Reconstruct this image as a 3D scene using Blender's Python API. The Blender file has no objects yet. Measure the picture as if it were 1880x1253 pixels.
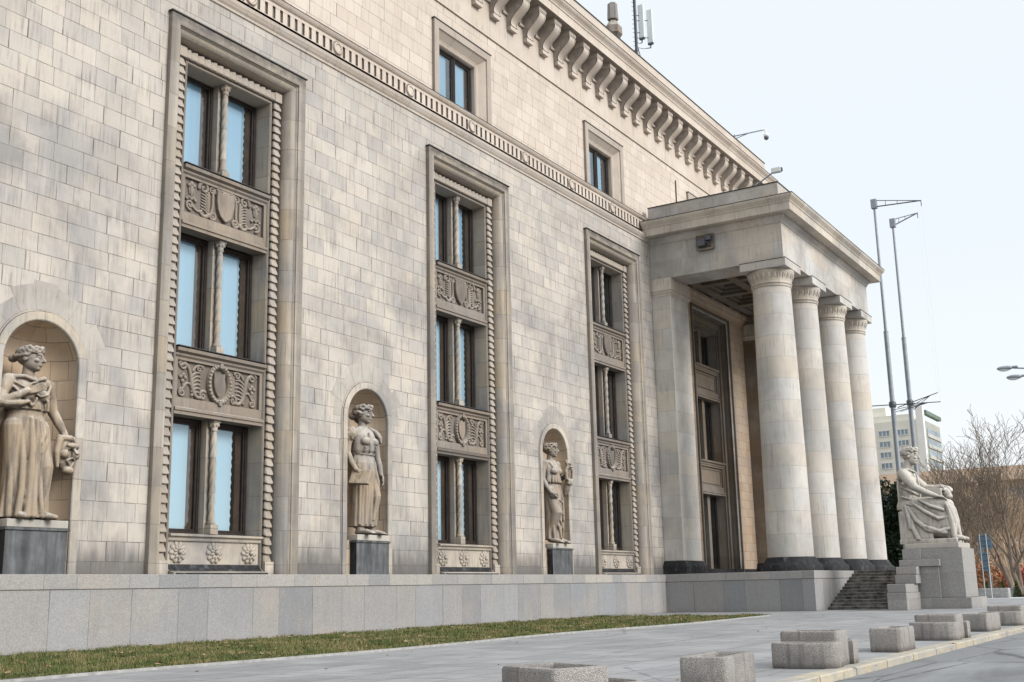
import bpy, bmesh, math, random
from mathutils import Vector, Matrix, noise as mnoise
PI = math.pi
rnd = random.Random(7)
S = bpy.context.scene
COL = S.collection

# ------------------------------------------------------------------ mesh builder
class MB:
    def __init__(s):
        s.v = []; s.f = []; s.uv = {}; s.sm = set(); s.slot = 0; s.mi = {}
    def add(s, vs, fs, smooth=False, uvs=None):
        b = len(s.v); s.v += [tuple(p) for p in vs]
        for i, f in enumerate(fs):
            k = len(s.f); s.f.append([b + j for j in f])
            if smooth: s.sm.add(k)
            if s.slot: s.mi[k] = s.slot
            if uvs: s.uv[k] = [uvs[j] for j in f]
    def box(s, x0, x1, y0, y1, z0, z1):
        s.add([(x0,y0,z0),(x1,y0,z0),(x1,y1,z0),(x0,y1,z0),(x0,y0,z1),(x1,y0,z1),(x1,y1,z1),(x0,y1,z1)],
              [(0,3,2,1),(4,5,6,7),(0,1,5,4),(1,2,6,5),(2,3,7,6),(3,0,4,7)])
    def quad(s, a, b, c, d): s.add([a,b,c,d], [(0,1,2,3)])
    def extrude_x(s, prof, x0, x1, caps=True, smooth=False):
        """profile of (y,z) points extruded along x"""
        n = len(prof); vs = [(x0,y,z) for y,z in prof] + [(x1,y,z) for y,z in prof]
        s.add(vs, [(i,(i+1)%n,n+(i+1)%n,n+i) for i in range(n)], smooth)
        if caps: s.add(vs, [tuple(range(n)), tuple(range(2*n-1,n-1,-1))])
    def strip_x(s, prof, x0, x1, smooth=False):
        n = len(prof); vs = [(x0,y,z) for y,z in prof] + [(x1,y,z) for y,z in prof]
        s.add(vs, [(i,i+1,n+i+1,n+i) for i in range(n-1)], smooth)
    def sweep(s, prof, path_fn, smooth=False, closed=False):
        """prof: list of (o,d); path_fn(o,d)->list of 3D points"""
        rows = [path_fn(o, d) for o, d in prof]; m = len(rows[0]); vs = [p for r in rows for p in r]
        n = len(rows); R = n if closed else n-1
        fs = []
        for i in range(R):
            j = (i+1) % n
            for k in range(m-1): fs.append((i*m+k, i*m+k+1, j*m+k+1, j*m+k))
        s.add(vs, fs, smooth)
    def lathe(s, prof, c=(0,0,0), n=48, smooth=True, caps=True, a0=0, a1=2*PI, flutes=None, uv=True):
        """prof (r,z) around z axis at c"""
        full = abs(a1-a0-2*PI) < 1e-6; m = n if full else n+1
        vs = []; us = []
        R0 = max(r for r, z in prof)
        for r, z in prof:
            for i in range(n+1):
                a = a0+(a1-a0)*i/n; rr = flutes(r,a,z) if flutes else r
                vs.append((c[0]+rr*math.cos(a), c[1]+rr*math.sin(a), c[2]+z)); us.append((a*R0, c[2]+z))
        fs = []
        w = n+1
        for j in range(len(prof)-1):
            for i in range(n): fs.append((j*w+i, j*w+i+1, (j+1)*w+i+1, (j+1)*w+i))
        s.add(vs, fs, smooth, us if uv else None)
        if caps and full:
            for j in (0, len(prof)-1):
                if prof[j][0] > 1e-4: s.add(vs, [tuple(j*w+i for i in range(n))])
    def tube(s, pts, rad, n=10, smooth=True, cap=True, round_=False):
        """tube through points, rad number or list"""
        P = [Vector(p) for p in pts]; R = list(rad) if hasattr(rad,'__len__') else [rad]*len(P)
        if round_:
            d0 = (P[0]-P[1]).normalized(); d1 = (P[-1]-P[-2]).normalized()
            hp = [P[0]+d0*R[0]*q for q in (.97,.8,.45)]; hr = [R[0]*q for q in (.24,.6,.89)]
            tp = [P[-1]+d1*R[-1]*q for q in (.45,.8,.97)]; tr = [R[-1]*q for q in (.89,.6,.24)]
            P = hp+P+tp; R = hr+R+tr
        up = None; vs = []
        for i, p in enumerate(P):
            if i == 0: t = P[1]-P[0]
            elif i == len(P)-1: t = P[-1]-P[-2]
            else: t = (P[i+1]-P[i]).normalized()+(P[i]-P[i-1]).normalized()
            if t.length < 1e-9: t = Vector((0,0,1))
            t.normalize()
            if up is None:
                up = Vector((0,0,1)) if abs(t.z) < .9 else Vector((1,0,0))
            x = up-t*up.dot(t)
            if x.length < 1e-6: x = t.orthogonal()
            x.normalize(); up = x; y = t.cross(x)
            for k in range(n):
                a = 2*PI*k/n; vs.append(p+(x*math.cos(a)+y*math.sin(a))*R[i])
        fs = []
        for i in range(len(P)-1):
            for k in range(n): fs.append((i*n+k, i*n+(k+1)%n, (i+1)*n+(k+1)%n, (i+1)*n+k))
        s.add(vs, fs, smooth)
        if cap: s.add(vs, [tuple(range(n-1,-1,-1)), tuple(range((len(P)-1)*n, len(P)*n))])
    def ball(s, c, r, rot=None, nu=14, nv=9):
        if not hasattr(r,'__len__'): r = (r,r,r)
        vs = [];
        for j in range(nv+1):
            t = PI*j/nv
            for i in range(nu):
                a = 2*PI*i/nu
                q = Vector((r[0]*math.sin(t)*math.cos(a), r[1]*math.sin(t)*math.sin(a), r[2]*math.cos(t)))
                if rot is not None: q = rot @ q
                vs.append(Vector(c)+q)
        fs = []
        for j in range(nv):
            for i in range(nu):
                a,b,c2,d = j*nu+i, j*nu+(i+1)%nu, (j+1)*nu+(i+1)%nu, (j+1)*nu+i
                if j == 0: fs.append((a,c2,d))
                elif j == nv-1: fs.append((a,b,d))
                else: fs.append((a,b,c2,d))
        s.add(vs, fs, True)
    def rings(s, rings, smooth=True, cap=True):
        n = len(rings[0]); vs = [p for r in rings for p in r]; fs = []
        for j in range(len(rings)-1):
            for i in range(n): fs.append((j*n+i, j*n+(i+1)%n, (j+1)*n+(i+1)%n, (j+1)*n+i))
        s.add(vs, fs, smooth)
        if cap: s.add(vs, [tuple(range(n-1,-1,-1)), tuple(range((len(rings)-1)*n, len(rings)*n))])
    def build(s, name, mat, parent=None, recalc=True, loc=None, weld=False):
        me = bpy.data.meshes.new(name)
        me.from_pydata(s.v, [], s.f)
        uvl = me.uv_layers.new(name='UVMap'); V = me.vertices
        co = uvl.data
        for p in me.polygons:
            k = p.index
            if k in s.sm: p.use_smooth = True
            if k in s.mi: p.material_index = s.mi[k]
            if k in s.uv:
                for li, u in zip(p.loop_indices, s.uv[k]): co[li].uv = u
            else:
                nx, ny, nz = abs(p.normal.x), abs(p.normal.y), abs(p.normal.z)
                for li in p.loop_indices:
                    q = V[me.loops[li].vertex_index].co
                    co[li].uv = (q.x, q.y) if nz > .75 else ((q.y+100, q.z) if nx > ny else (q.x, q.z))
        if recalc or weld:
            bm = bmesh.new(); bm.from_mesh(me)
            if weld: bmesh.ops.remove_doubles(bm, verts=bm.verts, dist=1e-4)
            bmesh.ops.recalc_face_normals(bm, faces=bm.faces); bm.to_mesh(me); bm.free()
        for q in (mat if isinstance(mat, (list, tuple)) else [mat]):
            if q: me.materials.append(q)
        o = bpy.data.objects.new(name, me); COL.objects.link(o)
        if parent: o.parent = parent
        if loc: o.location = loc
        return o

def empty(name, loc=(0,0,0), rz=0):
    o = bpy.data.objects.new(name, None); COL.objects.link(o); o.location = loc; o.rotation_euler = (0,0,rz)
    o.empty_display_size = .3
    return o
def tag(o, label=None, cat=None, group=None, kind=None):
    if label: o['label'] = label
    if cat: o['category'] = cat
    if group: o['group'] = group
    if kind: o['kind'] = kind
    return o
def bevel(o, w, seg=2):
    m = o.modifiers.new('bevel','BEVEL'); m.width = w; m.segments = seg; m.limit_method = 'ANGLE'; m.angle_limit = .6
    return o
def copy_tree(o, parent=None):
    c = o.copy(); COL.objects.link(c)
    if parent: c.parent = parent
    for ch in list(o.children): copy_tree(ch, c)
    return c

# ------------------------------------------------------------------ node helper
class NT:
    def __init__(s, name):
        s.m = bpy.data.materials.new(name); s.m.use_nodes = True; s.t = s.m.node_tree; s.t.nodes.clear()
        s.out = s.n('ShaderNodeOutputMaterial')
    def n(s, typ, **kw):
        x = s.t.nodes.new(typ)
        for k, v in kw.items(): setattr(x, k, v)
        return x
    def l(s, a, b): s.t.links.new(a, b)
    def set(s, sock, v):
        if isinstance(v, bpy.types.NodeSocket): s.l(v, sock)
        else: sock.default_value = v
    def math(s, op, a, b=None, clamp=False):
        x = s.n('ShaderNodeMath', operation=op, use_clamp=clamp); s.set(x.inputs[0], a)
        if b is not None: s.set(x.inputs[1], b)
        return x.outputs[0]
    def mix(s, f, a, b, blend='MIX'):
        x = s.n('ShaderNodeMix', data_type='RGBA', blend_type=blend); s.set(x.inputs[0], f)
        for k, v in ((6,a),(7,b)):
            if isinstance(v, (tuple, list)): v = (*v[:3], 1)
            s.set(x.inputs[k], v)
        return x.outputs[2]
    def ramp(s, f, stops, interp='LINEAR'):
        x = s.n('ShaderNodeValToRGB'); r = x.color_ramp; r.interpolation = interp
        while len(r.elements) < len(stops): r.elements.new(.5)
        for e, (p, c) in zip(r.elements, stops):
            e.position = p; e.color = (*c, 1) if hasattr(c,'__len__') else (c,c,c,1)
        s.set(x.inputs[0], f); return x.outputs[0]
    def maprange(s, v, a, b, c=0, d=1, interp='LINEAR'):
        x = s.n('ShaderNodeMapRange', interpolation_type=interp); s.set(x.inputs[0], v)
        for i, q in enumerate((a,b,c,d)): x.inputs[i+1].default_value = q
        return x.outputs[0]
    def pos(s): return s.n('ShaderNodeNewGeometry').outputs['Position']
    def uv(s):
        x = s.n('ShaderNodeUVMap'); x.uv_map = 'UVMap'; return x.outputs[0]
    def objco(s): return s.n('ShaderNodeTexCoord').outputs['Object']
    def mapping(s, v, scale=(1,1,1), loc=(0,0,0)):
        x = s.n('ShaderNodeMapping'); s.l(v, x.inputs[0]); x.inputs['Scale'].default_value = scale; x.inputs['Location'].default_value = loc
        return x.outputs[0]
    def noise(s, v, scale, detail=4, rough=.55, dist=0):
        x = s.n('ShaderNodeTexNoise'); s.l(v, x.inputs['Vector']); x.inputs['Scale'].default_value = scale
        x.inputs['Detail'].default_value = detail; x.inputs['Roughness'].default_value = rough; x.inputs['Distortion'].default_value = dist
        return x.outputs['Fac']
    def voro(s, v, scale, out='Distance', feature='F1'):
        x = s.n('ShaderNodeTexVoronoi', feature=feature); s.l(v, x.inputs['Vector']); x.inputs['Scale'].default_value = scale
        return x.outputs[out]
    def bump(s, h, strength=.3, dist=.02, nrm=None):
        x = s.n('ShaderNodeBump'); x.inputs['Strength'].default_value = strength; x.inputs['Distance'].default_value = dist
        s.l(h, x.inputs['Height'])
        if nrm: s.l(nrm, x.inputs['Normal'])
        return x.outputs[0]
    def bsdf(s, col, rough=.8, nrm=None, spec=.3, metal=0):
        b = s.n('ShaderNodeBsdfPrincipled')
        if isinstance(col, (tuple, list)): col = (*col[:3], 1)
        s.set(b.inputs['Base Color'], col); s.set(b.inputs['Roughness'], rough)
        b.inputs['Specular IOR Level'].default_value = spec; b.inputs['Metallic'].default_value = metal
        if nrm: s.l(nrm, b.inputs['Normal'])
        s.l(b.outputs[0], s.out.inputs[0]); return b
    def sepz(s, v, i=2):
        x = s.n('ShaderNodeSeparateXYZ'); s.l(v, x.inputs[0]); return x.outputs[i]
    def comb(s, x=0, y=0, z=0):
        c = s.n('ShaderNodeCombineXYZ')
        for k, v in enumerate((x,y,z)): s.set(c.inputs[k], v)
        return c.outputs[0]

def stone_mat(name, bw=1.0, rh=.65, mortar=.012, tints=None, grad=True, streak=.5, stain=.5, joint=(.20,.175,.15), joint_w=True,
              base_dark=False, dirt=0.0, seed=0, tintmix=1.0, zoff=2.04, irregular=.22, speck=0, soot_z=0, ao=.45, aod=.3, rain_shade=0):
    N = NT(name); P = N.pos(); U = N.uv()
    su = N.n('ShaderNodeSeparateXYZ'); N.l(U, su.inputs[0]); u, v = su.outputs[0], su.outputs[1]
    # rows with their own offset and irregular block lengths
    v0 = N.math('SUBTRACT', v, zoff)
    row = N.math('FLOOR', N.math('DIVIDE', v0, rh))
    wn = N.n('ShaderNodeTexWhiteNoise', noise_dimensions='1D'); N.l(N.math('ADD', row, seed+.5), wn.inputs['W'])
    u1 = N.math('ADD', u, N.math('MULTIPLY', wn.outputs['Value'], 7.0))
    u2 = N.math('ADD', u1, N.math('MULTIPLY', N.math('SINE', N.math('MULTIPLY', u1, 2.6/bw)), irregular*bw))
    vec = N.comb(u2, v0, 0)
    br = N.n('ShaderNodeTexBrick'); br.offset = 0; br.squash = 1; br.offset_frequency = 1
    N.l(vec, br.inputs['Vector']); br.inputs['Color1'].default_value = (0,0,0,1); br.inputs['Color2'].default_value = (1,1,1,1)
    br.inputs['Mortar'].default_value = (.5,.5,.5,1); br.inputs['Scale'].default_value = 1; br.inputs['Mortar Size'].default_value = mortar
    br.inputs['Mortar Smooth'].default_value = .3; br.inputs['Bias'].default_value = 0; br.inputs['Brick Width'].default_value = bw; br.inputs['Row Height'].default_value = rh
    if tints: tints = [(p_,(c_[0]*1.03,c_[1]*1.008,c_[2]*.98)) for p_,c_ in tints]
    tints = tints or [(0,(.40,.355,.30)),(.25,(.47,.42,.36)),(.45,(.50,.44,.37)),(.62,(.43,.395,.355)),(.8,(.53,.48,.41)),(1,(.42,.40,.37))]
    tv = N.math('ADD', N.math('MULTIPLY', N.math('SUBTRACT', br.outputs['Color'], .5), tintmix), .5)
    col = N.ramp(tv, tints)
    # large weathering: grey patches
    big = N.noise(N.mapping(P,(1,1,.8),(seed*3.1,0,0)), .33, 6, .62, .4)
    gp = N.maprange(big, .43, .63, 0, 1)
    if grad:
        zz = N.maprange(N.sepz(P), 12, 24, 1, .22)
        gp = N.math('MULTIPLY', gp, zz)
    col = N.mix(N.math('MULTIPLY', gp, stain), col, N.mix(br.outputs['Color'], (.225,.22,.222), (.315,.31,.312)))
    warm = N.maprange(N.noise(N.mapping(P,(1,1,1),(5+seed,9,2)), .55, 3), .52, .75, 0, 1)
    col = N.mix(N.math('MULTIPLY', warm, .30), col, (.50,.42,.34))
    # vertical rain streaks, broken per block
    pm = N.mapping(P, (10,10,.6)); st = N.noise(pm, 1.0, 5, .65)
    blk = N.maprange(N.noise(N.mapping(P,(.9,.9,1.4),(3,1,7+seed)), 1.0, 2), .4, .62, 0, 1)
    sf = N.math('MULTIPLY', N.maprange(st, .47, .70, 0, 1), blk)
    col = N.mix(N.math('MULTIPLY', sf, streak), col, (.22,.205,.195))
    lt = N.maprange(st, .30, .42, .35, 0)
    col = N.mix(N.math('MULTIPLY', lt, streak), col, (.60,.57,.52))
    fine = N.noise(P, 26, 5, .7)
    col = N.mix(.22, col, N.ramp(fine, [(.3,(.12,.11,.10)),(.55,(.5,.47,.43)),(.75,(.75,.72,.67))]), 'SOFT_LIGHT')
    if speck:
        sp = N.voro(P, 34, 'Color')
        col = N.mix(speck, col, N.ramp(N.sepz(sp,0), [(0,(.08,.08,.085)),(.3,(.28,.28,.29)),(.7,(.42,.41,.41)),(1,(.66,.65,.63))]), 'OVERLAY')
    if base_dark:
        zb = N.math('ADD', N.sepz(P), N.math('MULTIPLY', N.noise(N.mapping(P,(3,3,.7)), 1.2, 4), 1.3))
        bd = N.math('MAXIMUM', N.maprange(zb, 2.75, 4.0, .85, 0, 'SMOOTHSTEP'), N.maprange(N.sepz(P), 2.34, 2.42, .8, 0))
        col = N.mix(bd, col, (.105,.10,.10))
    if soot_z:
        sm = N.math('MULTIPLY', N.maprange(N.sepz(P), soot_z-.45, soot_z-.1, 0, 1), N.maprange(N.noise(N.mapping(P,(1.3,1,2)), 1.5, 5, .7), .40, .58, .15, .9))
        col = N.mix(sm, col, (.115,.105,.10))
    if ao:  # recess shade, with soot, put into the stone's colour
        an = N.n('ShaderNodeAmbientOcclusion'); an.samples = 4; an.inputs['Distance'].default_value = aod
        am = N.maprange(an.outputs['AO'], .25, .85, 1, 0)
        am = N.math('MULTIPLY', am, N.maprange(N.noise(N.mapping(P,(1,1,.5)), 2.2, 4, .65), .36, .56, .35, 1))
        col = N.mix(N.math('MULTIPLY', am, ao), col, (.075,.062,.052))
    if rain_shade:  # undersides darkened, tops paled like shade and light, plus dark rain marks
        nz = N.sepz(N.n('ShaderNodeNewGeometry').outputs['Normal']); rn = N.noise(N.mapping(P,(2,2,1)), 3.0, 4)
        col = N.mix(N.math('MULTIPLY', N.maprange(nz, -.15, -.6, 0, 1), rain_shade), col, (.09,.075,.065))
        col = N.mix(N.math('MULTIPLY', N.math('MULTIPLY', N.maprange(nz, .15, .7, 0, 1), N.maprange(rn,.4,.6,.3,1)), rain_shade), col, (.58,.55,.50))
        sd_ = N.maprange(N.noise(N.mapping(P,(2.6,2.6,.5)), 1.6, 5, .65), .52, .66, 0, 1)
        col = N.mix(N.math('MULTIPLY', sd_, rain_shade*.8), col, (.11,.10,.095))
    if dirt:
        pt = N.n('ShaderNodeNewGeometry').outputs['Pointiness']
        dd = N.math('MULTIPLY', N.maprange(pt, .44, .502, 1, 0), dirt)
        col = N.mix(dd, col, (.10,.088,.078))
    jm = br.outputs['Fac'] if joint_w else None
    if jm is not None:
        jn = N.math('MULTIPLY', jm, N.maprange(N.noise(P, 1.7, 3), .35, .6, .35, .95))
        col = N.mix(jn, col, joint)
    h = N.math('ADD', N.math('MULTIPLY', fine, .35), N.math('MULTIPLY', st, .25))
    if jm is not None: h = N.math('SUBTRACT', h, jm)
    N.bsdf(col, N.maprange(fine, .3, .7, .72, .92), N.bump(h, .45, .012), .25)
    return N.m

BEIGE_UP = [(0,(.51,.455,.41)),(.25,(.58,.525,.48)),(.5,(.56,.495,.44)),(.75,(.62,.565,.515)),(1,(.54,.495,.46))]
M = {}
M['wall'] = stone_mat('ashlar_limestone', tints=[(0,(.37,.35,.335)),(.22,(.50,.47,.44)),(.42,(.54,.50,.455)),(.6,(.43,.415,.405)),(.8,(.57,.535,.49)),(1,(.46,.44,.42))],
                      base_dark=True, streak=.8, stain=.85, joint=(.115,.10,.088), tintmix=.55, mortar=.011, bw=.70, rh=.552, zoff=1.80)
M['wall_upper'] = stone_mat('ashlar_limestone_clean', tints=BEIGE_UP, streak=.35, stain=.35, joint=(.18,.15,.12), seed=3, mortar=.0105, bw=.70, rh=.552, zoff=1.80, tintmix=.7)
M['niche'] = stone_mat('niche_sandstone', tints=[(0,(.47,.37,.27)),(.4,(.53,.42,.31)),(.7,(.44,.36,.28)),(1,(.56,.47,.37))], streak=.3, stain=.25, seed=5, bw=.78, rh=.552, zoff=1.80, joint=(.17,.14,.115), mortar=.014)
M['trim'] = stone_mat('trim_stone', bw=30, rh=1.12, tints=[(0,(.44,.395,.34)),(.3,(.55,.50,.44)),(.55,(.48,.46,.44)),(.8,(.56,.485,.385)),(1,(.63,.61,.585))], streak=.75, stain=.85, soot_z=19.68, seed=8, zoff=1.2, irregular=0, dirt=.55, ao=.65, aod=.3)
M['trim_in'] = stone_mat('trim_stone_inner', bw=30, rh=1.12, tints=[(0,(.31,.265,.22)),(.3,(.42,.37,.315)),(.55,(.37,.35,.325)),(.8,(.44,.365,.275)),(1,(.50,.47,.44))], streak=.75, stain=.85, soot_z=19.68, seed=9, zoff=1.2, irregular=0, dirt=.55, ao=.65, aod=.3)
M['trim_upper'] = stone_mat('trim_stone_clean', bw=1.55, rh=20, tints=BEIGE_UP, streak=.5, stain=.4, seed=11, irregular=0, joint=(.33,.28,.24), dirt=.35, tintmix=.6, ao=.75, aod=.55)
M['carved'] = stone_mat('carved_stone', bw=40, rh=40, mortar=.001, tints=[(0,(.255,.215,.18)),(1,(.29,.25,.215))], streak=.5, stain=.6, seed=2, joint_w=False, dirt=1.0, grad=False, ao=0.85, aod=0.22, rain_shade=0.5)
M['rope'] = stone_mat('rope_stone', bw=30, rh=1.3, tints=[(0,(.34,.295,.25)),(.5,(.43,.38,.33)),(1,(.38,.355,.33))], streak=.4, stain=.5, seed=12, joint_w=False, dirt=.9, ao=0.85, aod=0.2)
M['column'] = stone_mat('column_stone', bw=2.6, rh=1.18, tints=[(0,(.50,.49,.475)),(.3,(.60,.59,.57)),(.5,(.55,.55,.555)),(.75,(.58,.535,.475)),(1,(.63,.62,.60))], streak=.42, stain=.42, seed=21, zoff=2.72, joint=(.32,.30,.27), irregular=.1, grad=False, mortar=.012)
M['portico'] = stone_mat('portico_stone', bw=1.75, rh=1.03, tints=[(0,(.49,.47,.445)),(.3,(.57,.56,.545)),(.55,(.54,.55,.565)),(.8,(.58,.535,.475)),(1,(.55,.53,.51))], streak=.55, stain=.6, seed=31, zoff=18.65-1.03*16, joint=(.31,.27,.23), irregular=.12, grad=False, mortar=.008)
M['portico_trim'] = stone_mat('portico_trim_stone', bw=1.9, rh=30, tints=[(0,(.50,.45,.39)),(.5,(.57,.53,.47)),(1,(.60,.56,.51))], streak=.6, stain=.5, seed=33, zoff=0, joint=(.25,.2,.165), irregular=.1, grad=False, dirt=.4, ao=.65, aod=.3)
M['portico_in'] = stone_mat('porch_wall_stone', tints=[(0,(.50,.37,.26)),(.4,(.58,.46,.35)),(.7,(.49,.40,.33)),(1,(.60,.48,.36))], bw=.70, rh=.552, zoff=1.80, streak=.4, stain=.3, seed=41, joint=(.17,.13,.105), grad=False)
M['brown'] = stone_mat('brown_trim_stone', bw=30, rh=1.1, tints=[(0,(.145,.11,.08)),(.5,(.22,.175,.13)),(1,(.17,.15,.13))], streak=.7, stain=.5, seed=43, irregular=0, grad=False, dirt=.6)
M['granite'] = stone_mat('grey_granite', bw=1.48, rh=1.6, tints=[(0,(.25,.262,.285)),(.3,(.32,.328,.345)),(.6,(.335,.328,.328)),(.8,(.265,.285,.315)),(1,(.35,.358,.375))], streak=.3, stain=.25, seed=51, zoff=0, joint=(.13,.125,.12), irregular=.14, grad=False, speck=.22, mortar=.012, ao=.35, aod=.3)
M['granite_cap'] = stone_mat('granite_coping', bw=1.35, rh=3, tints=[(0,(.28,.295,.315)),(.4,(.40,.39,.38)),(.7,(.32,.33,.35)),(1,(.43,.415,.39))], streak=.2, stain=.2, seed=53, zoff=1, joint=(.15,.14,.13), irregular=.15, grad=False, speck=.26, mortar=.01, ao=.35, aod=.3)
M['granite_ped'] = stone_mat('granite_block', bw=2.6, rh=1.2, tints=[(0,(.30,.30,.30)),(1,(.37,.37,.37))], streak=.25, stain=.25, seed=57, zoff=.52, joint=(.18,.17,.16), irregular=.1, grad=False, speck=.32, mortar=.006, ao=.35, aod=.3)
M['statue'] = stone_mat('statue_stone', bw=50, rh=1.15, mortar=.004, tints=[(0,(.23,.205,.185)),(.4,(.31,.265,.22)),(.7,(.27,.26,.255)),(1,(.40,.305,.205))], streak=.75, stain=.8, seed=61, joint=(.2,.18,.16), irregular=0, grad=False, dirt=.95, ao=0.85, aod=0.3, rain_shade=0.75)
M['statue_pale'] = stone_mat('pale_statue_stone', bw=50, rh=1.6, mortar=.004, tints=[(0,(.58,.55,.51)),(.5,(.62,.59,.55)),(1,(.56,.535,.50))], streak=.35, stain=.4, seed=63, joint=(.3,.28,.25), irregular=0, grad=False, dirt=.9, ao=0.6, aod=0.3, rain_shade=0.55)
M['voussoir'] = stone_mat('voussoir_stone', bw=30, rh=30, mortar=.001, tints=[(0,(.44,.42,.395)),(1,(.49,.465,.435))], streak=.78, stain=.7, seed=1, joint_w=False)
M['soot'] = stone_mat('soot_shade_stone', bw=30, rh=30, mortar=.001, tints=[(0,(.15,.125,.105)),(1,(.18,.155,.135))], streak=.5, stain=.4, seed=71, joint_w=False, grad=False)  # soot and recess shade combined in one dark stone colour
M['slab'] = stone_mat('pale_slab_stone', bw=20, rh=20, tints=[(0,(.47,.45,.42)),(1,(.52,.50,.46))], streak=.3, stain=.3, seed=65, joint_w=False, grad=False)

def simple(name, c, rough=.6, spec=.3, metal=0, var=.15, vs=6, bump=.1):
    N = NT(name); P = N.pos(); f = N.noise(P, vs, 5, .65)
    lo = tuple(max(0,q*(1-var*1.6)) for q in c); hi = tuple(min(1,q*(1+var*1.2)) for q in c)
    N.bsdf(N.ramp(f, [(.3,lo),(.7,hi)]), rough, N.bump(f, bump, .01), spec, metal); return N.m
def dark_base():
    N = NT('black_weathered_granite'); P = N.pos()
    a = N.noise(N.mapping(P,(2.2,2.2,1)), 1.6, 6, .65, .6); b = N.noise(N.mapping(P,(9,9,.6)), 1, 4)
    c = N.ramp(N.math('ADD', N.math('MULTIPLY', a, .75), N.math('MULTIPLY', b, .25)), [(.42,(.012,.012,.014)),(.56,(.026,.027,.03)),(.66,(.09,.095,.105)),(.8,(.26,.27,.29))])
    N.bsdf(c, .7, N.bump(a,.4,.02), .3); return N.m
M['flute'] = simple('grime_shade_stone', (.27,.235,.205), .9, .2, var=.2, vs=3)  # grime and shade of flutes and soffit put into the colour
M['mod_side'] = simple('shaded_bracket_side', (.42,.375,.335), .9, .2, var=.22, vs=2.2)  # shade on the bracket sides painted as a darker stone
M['black'] = dark_base()
def ped_dark():
    N = NT('dark_slate_pedestal'); P = N.pos()
    b = N.noise(N.mapping(P,(3.2,3.2,.45)), 1.1, 5, .6); a = N.noise(P, 2.5, 5)
    c = N.ramp(N.math('ADD', N.math('MULTIPLY', b,.7), N.math('MULTIPLY', a,.3)), [(.36,(.045,.047,.05)),(.5,(.095,.098,.105)),(.62,(.16,.168,.176)),(.78,(.30,.315,.325))])
    N.bsdf(c, .55, N.bump(a,.25,.01), .4); return N.m
M['ped_dark'] = ped_dark()
M['wood'] = simple('dark_window_wood', (.028,.020,.017), .45, .4, var=.3)
M['wood_brown'] = simple('brown_inner_wood', (.085,.045,.026), .5, .3, var=.35, vs=3)
M['lead'] = simple('lead_flashing', (.045,.043,.042), .5, .4, var=.3)
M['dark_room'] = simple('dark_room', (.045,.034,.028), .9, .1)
def blind_mat():
    N = NT('silver_blue_blind'); P = N.pos(); w = N.noise(N.mapping(P,(2.2,1,.05)), 1.0, 2); z = N.noise(P, .35, 2)
    c = N.ramp(N.math('ADD', N.math('MULTIPLY', w, .6), N.math('MULTIPLY', z, .4)), [(.38,(.34,.50,.62)),(.5,(.46,.62,.71)),(.62,(.57,.71,.78))])
    c = N.mix(N.maprange(N.sepz(P), 3, 20, .85, .05), N.mix(.6, c, (.28,.47,.64)), (.56,.70,.75))
    N.bsdf(c, .2, None, .9); return N.m
M['curtain'] = blind_mat()
M['steel'] = simple('galvanised_steel', (.30,.33,.37), .5, .5, .3, var=.1, vs=3)
M['dark_steel'] = simple('dark_steel', (.10,.11,.13), .5, .5, .3)
M['white_paint'] = simple('white_plastic', (.74,.78,.79), .45, .4, var=.04)
M['soil'] = simple('planter_soil', (.055,.042,.032), .95, .1, var=.5, vs=30, bump=.8)
def glass():
    N = NT('window_glass'); P = N.pos()
    n = N.noise(P, .8, 2); bp = N.bump(n, .06, .05)
    g = N.n('ShaderNodeBsdfGlossy'); g.inputs['Color'].default_value = (.74,.87,.95,1); g.inputs['Roughness'].default_value = .02; N.l(bp, g.inputs['Normal'])
    t = N.n('ShaderNodeBsdfTransparent'); t.inputs['Color'].default_value = (.93,.95,.96,1)
    fr = N.n('ShaderNodeFresnel'); fr.inputs['IOR'].default_value = 1.52
    f = N.math('ADD', N.math('MULTIPLY', fr.outputs[0], 1.6), .08, True)
    mx = N.n('ShaderNodeMixShader'); N.l(f, mx.inputs[0]); N.l(t.outputs[0], mx.inputs[1]); N.l(g.outputs[0], mx.inputs[2]); N.l(mx.outputs[0], N.out.inputs[0])
    return N.m
M['glass'] = glass()
def planter_mat():
    N = NT('exposed_aggregate_concrete'); P = N.objco()
    d = N.voro(P, 85); c = N.voro(P, 85, 'Color')
    peb = N.ramp(N.sepz(c,0), [(0,(.24,.21,.195)),(.25,(.38,.35,.325)),(.6,(.47,.44,.415)),(.85,(.57,.54,.515)),(1,(.33,.29,.27))])
    col = N.mix(N.maprange(d,.45,.62,0,1), peb, (.30,.28,.265))
    w = N.noise(N.pos(), 1.6, 4); col = N.mix(N.maprange(w,.5,.7,0,.5), col, (.17,.155,.15))
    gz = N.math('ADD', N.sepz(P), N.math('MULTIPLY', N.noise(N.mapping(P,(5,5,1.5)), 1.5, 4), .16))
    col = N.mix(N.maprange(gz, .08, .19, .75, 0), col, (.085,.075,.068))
    dr = N.maprange(N.noise(N.mapping(P,(9,9,.7)), 1.0, 4), .54, .68, 0, .55); col = N.mix(dr, col, (.16,.145,.135))
    N.bsdf(col, .85, N.bump(N.math('SUBTRACT', 1.0, d), .8, .02), .3); return N.m
M['planter'] = planter_mat()
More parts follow.
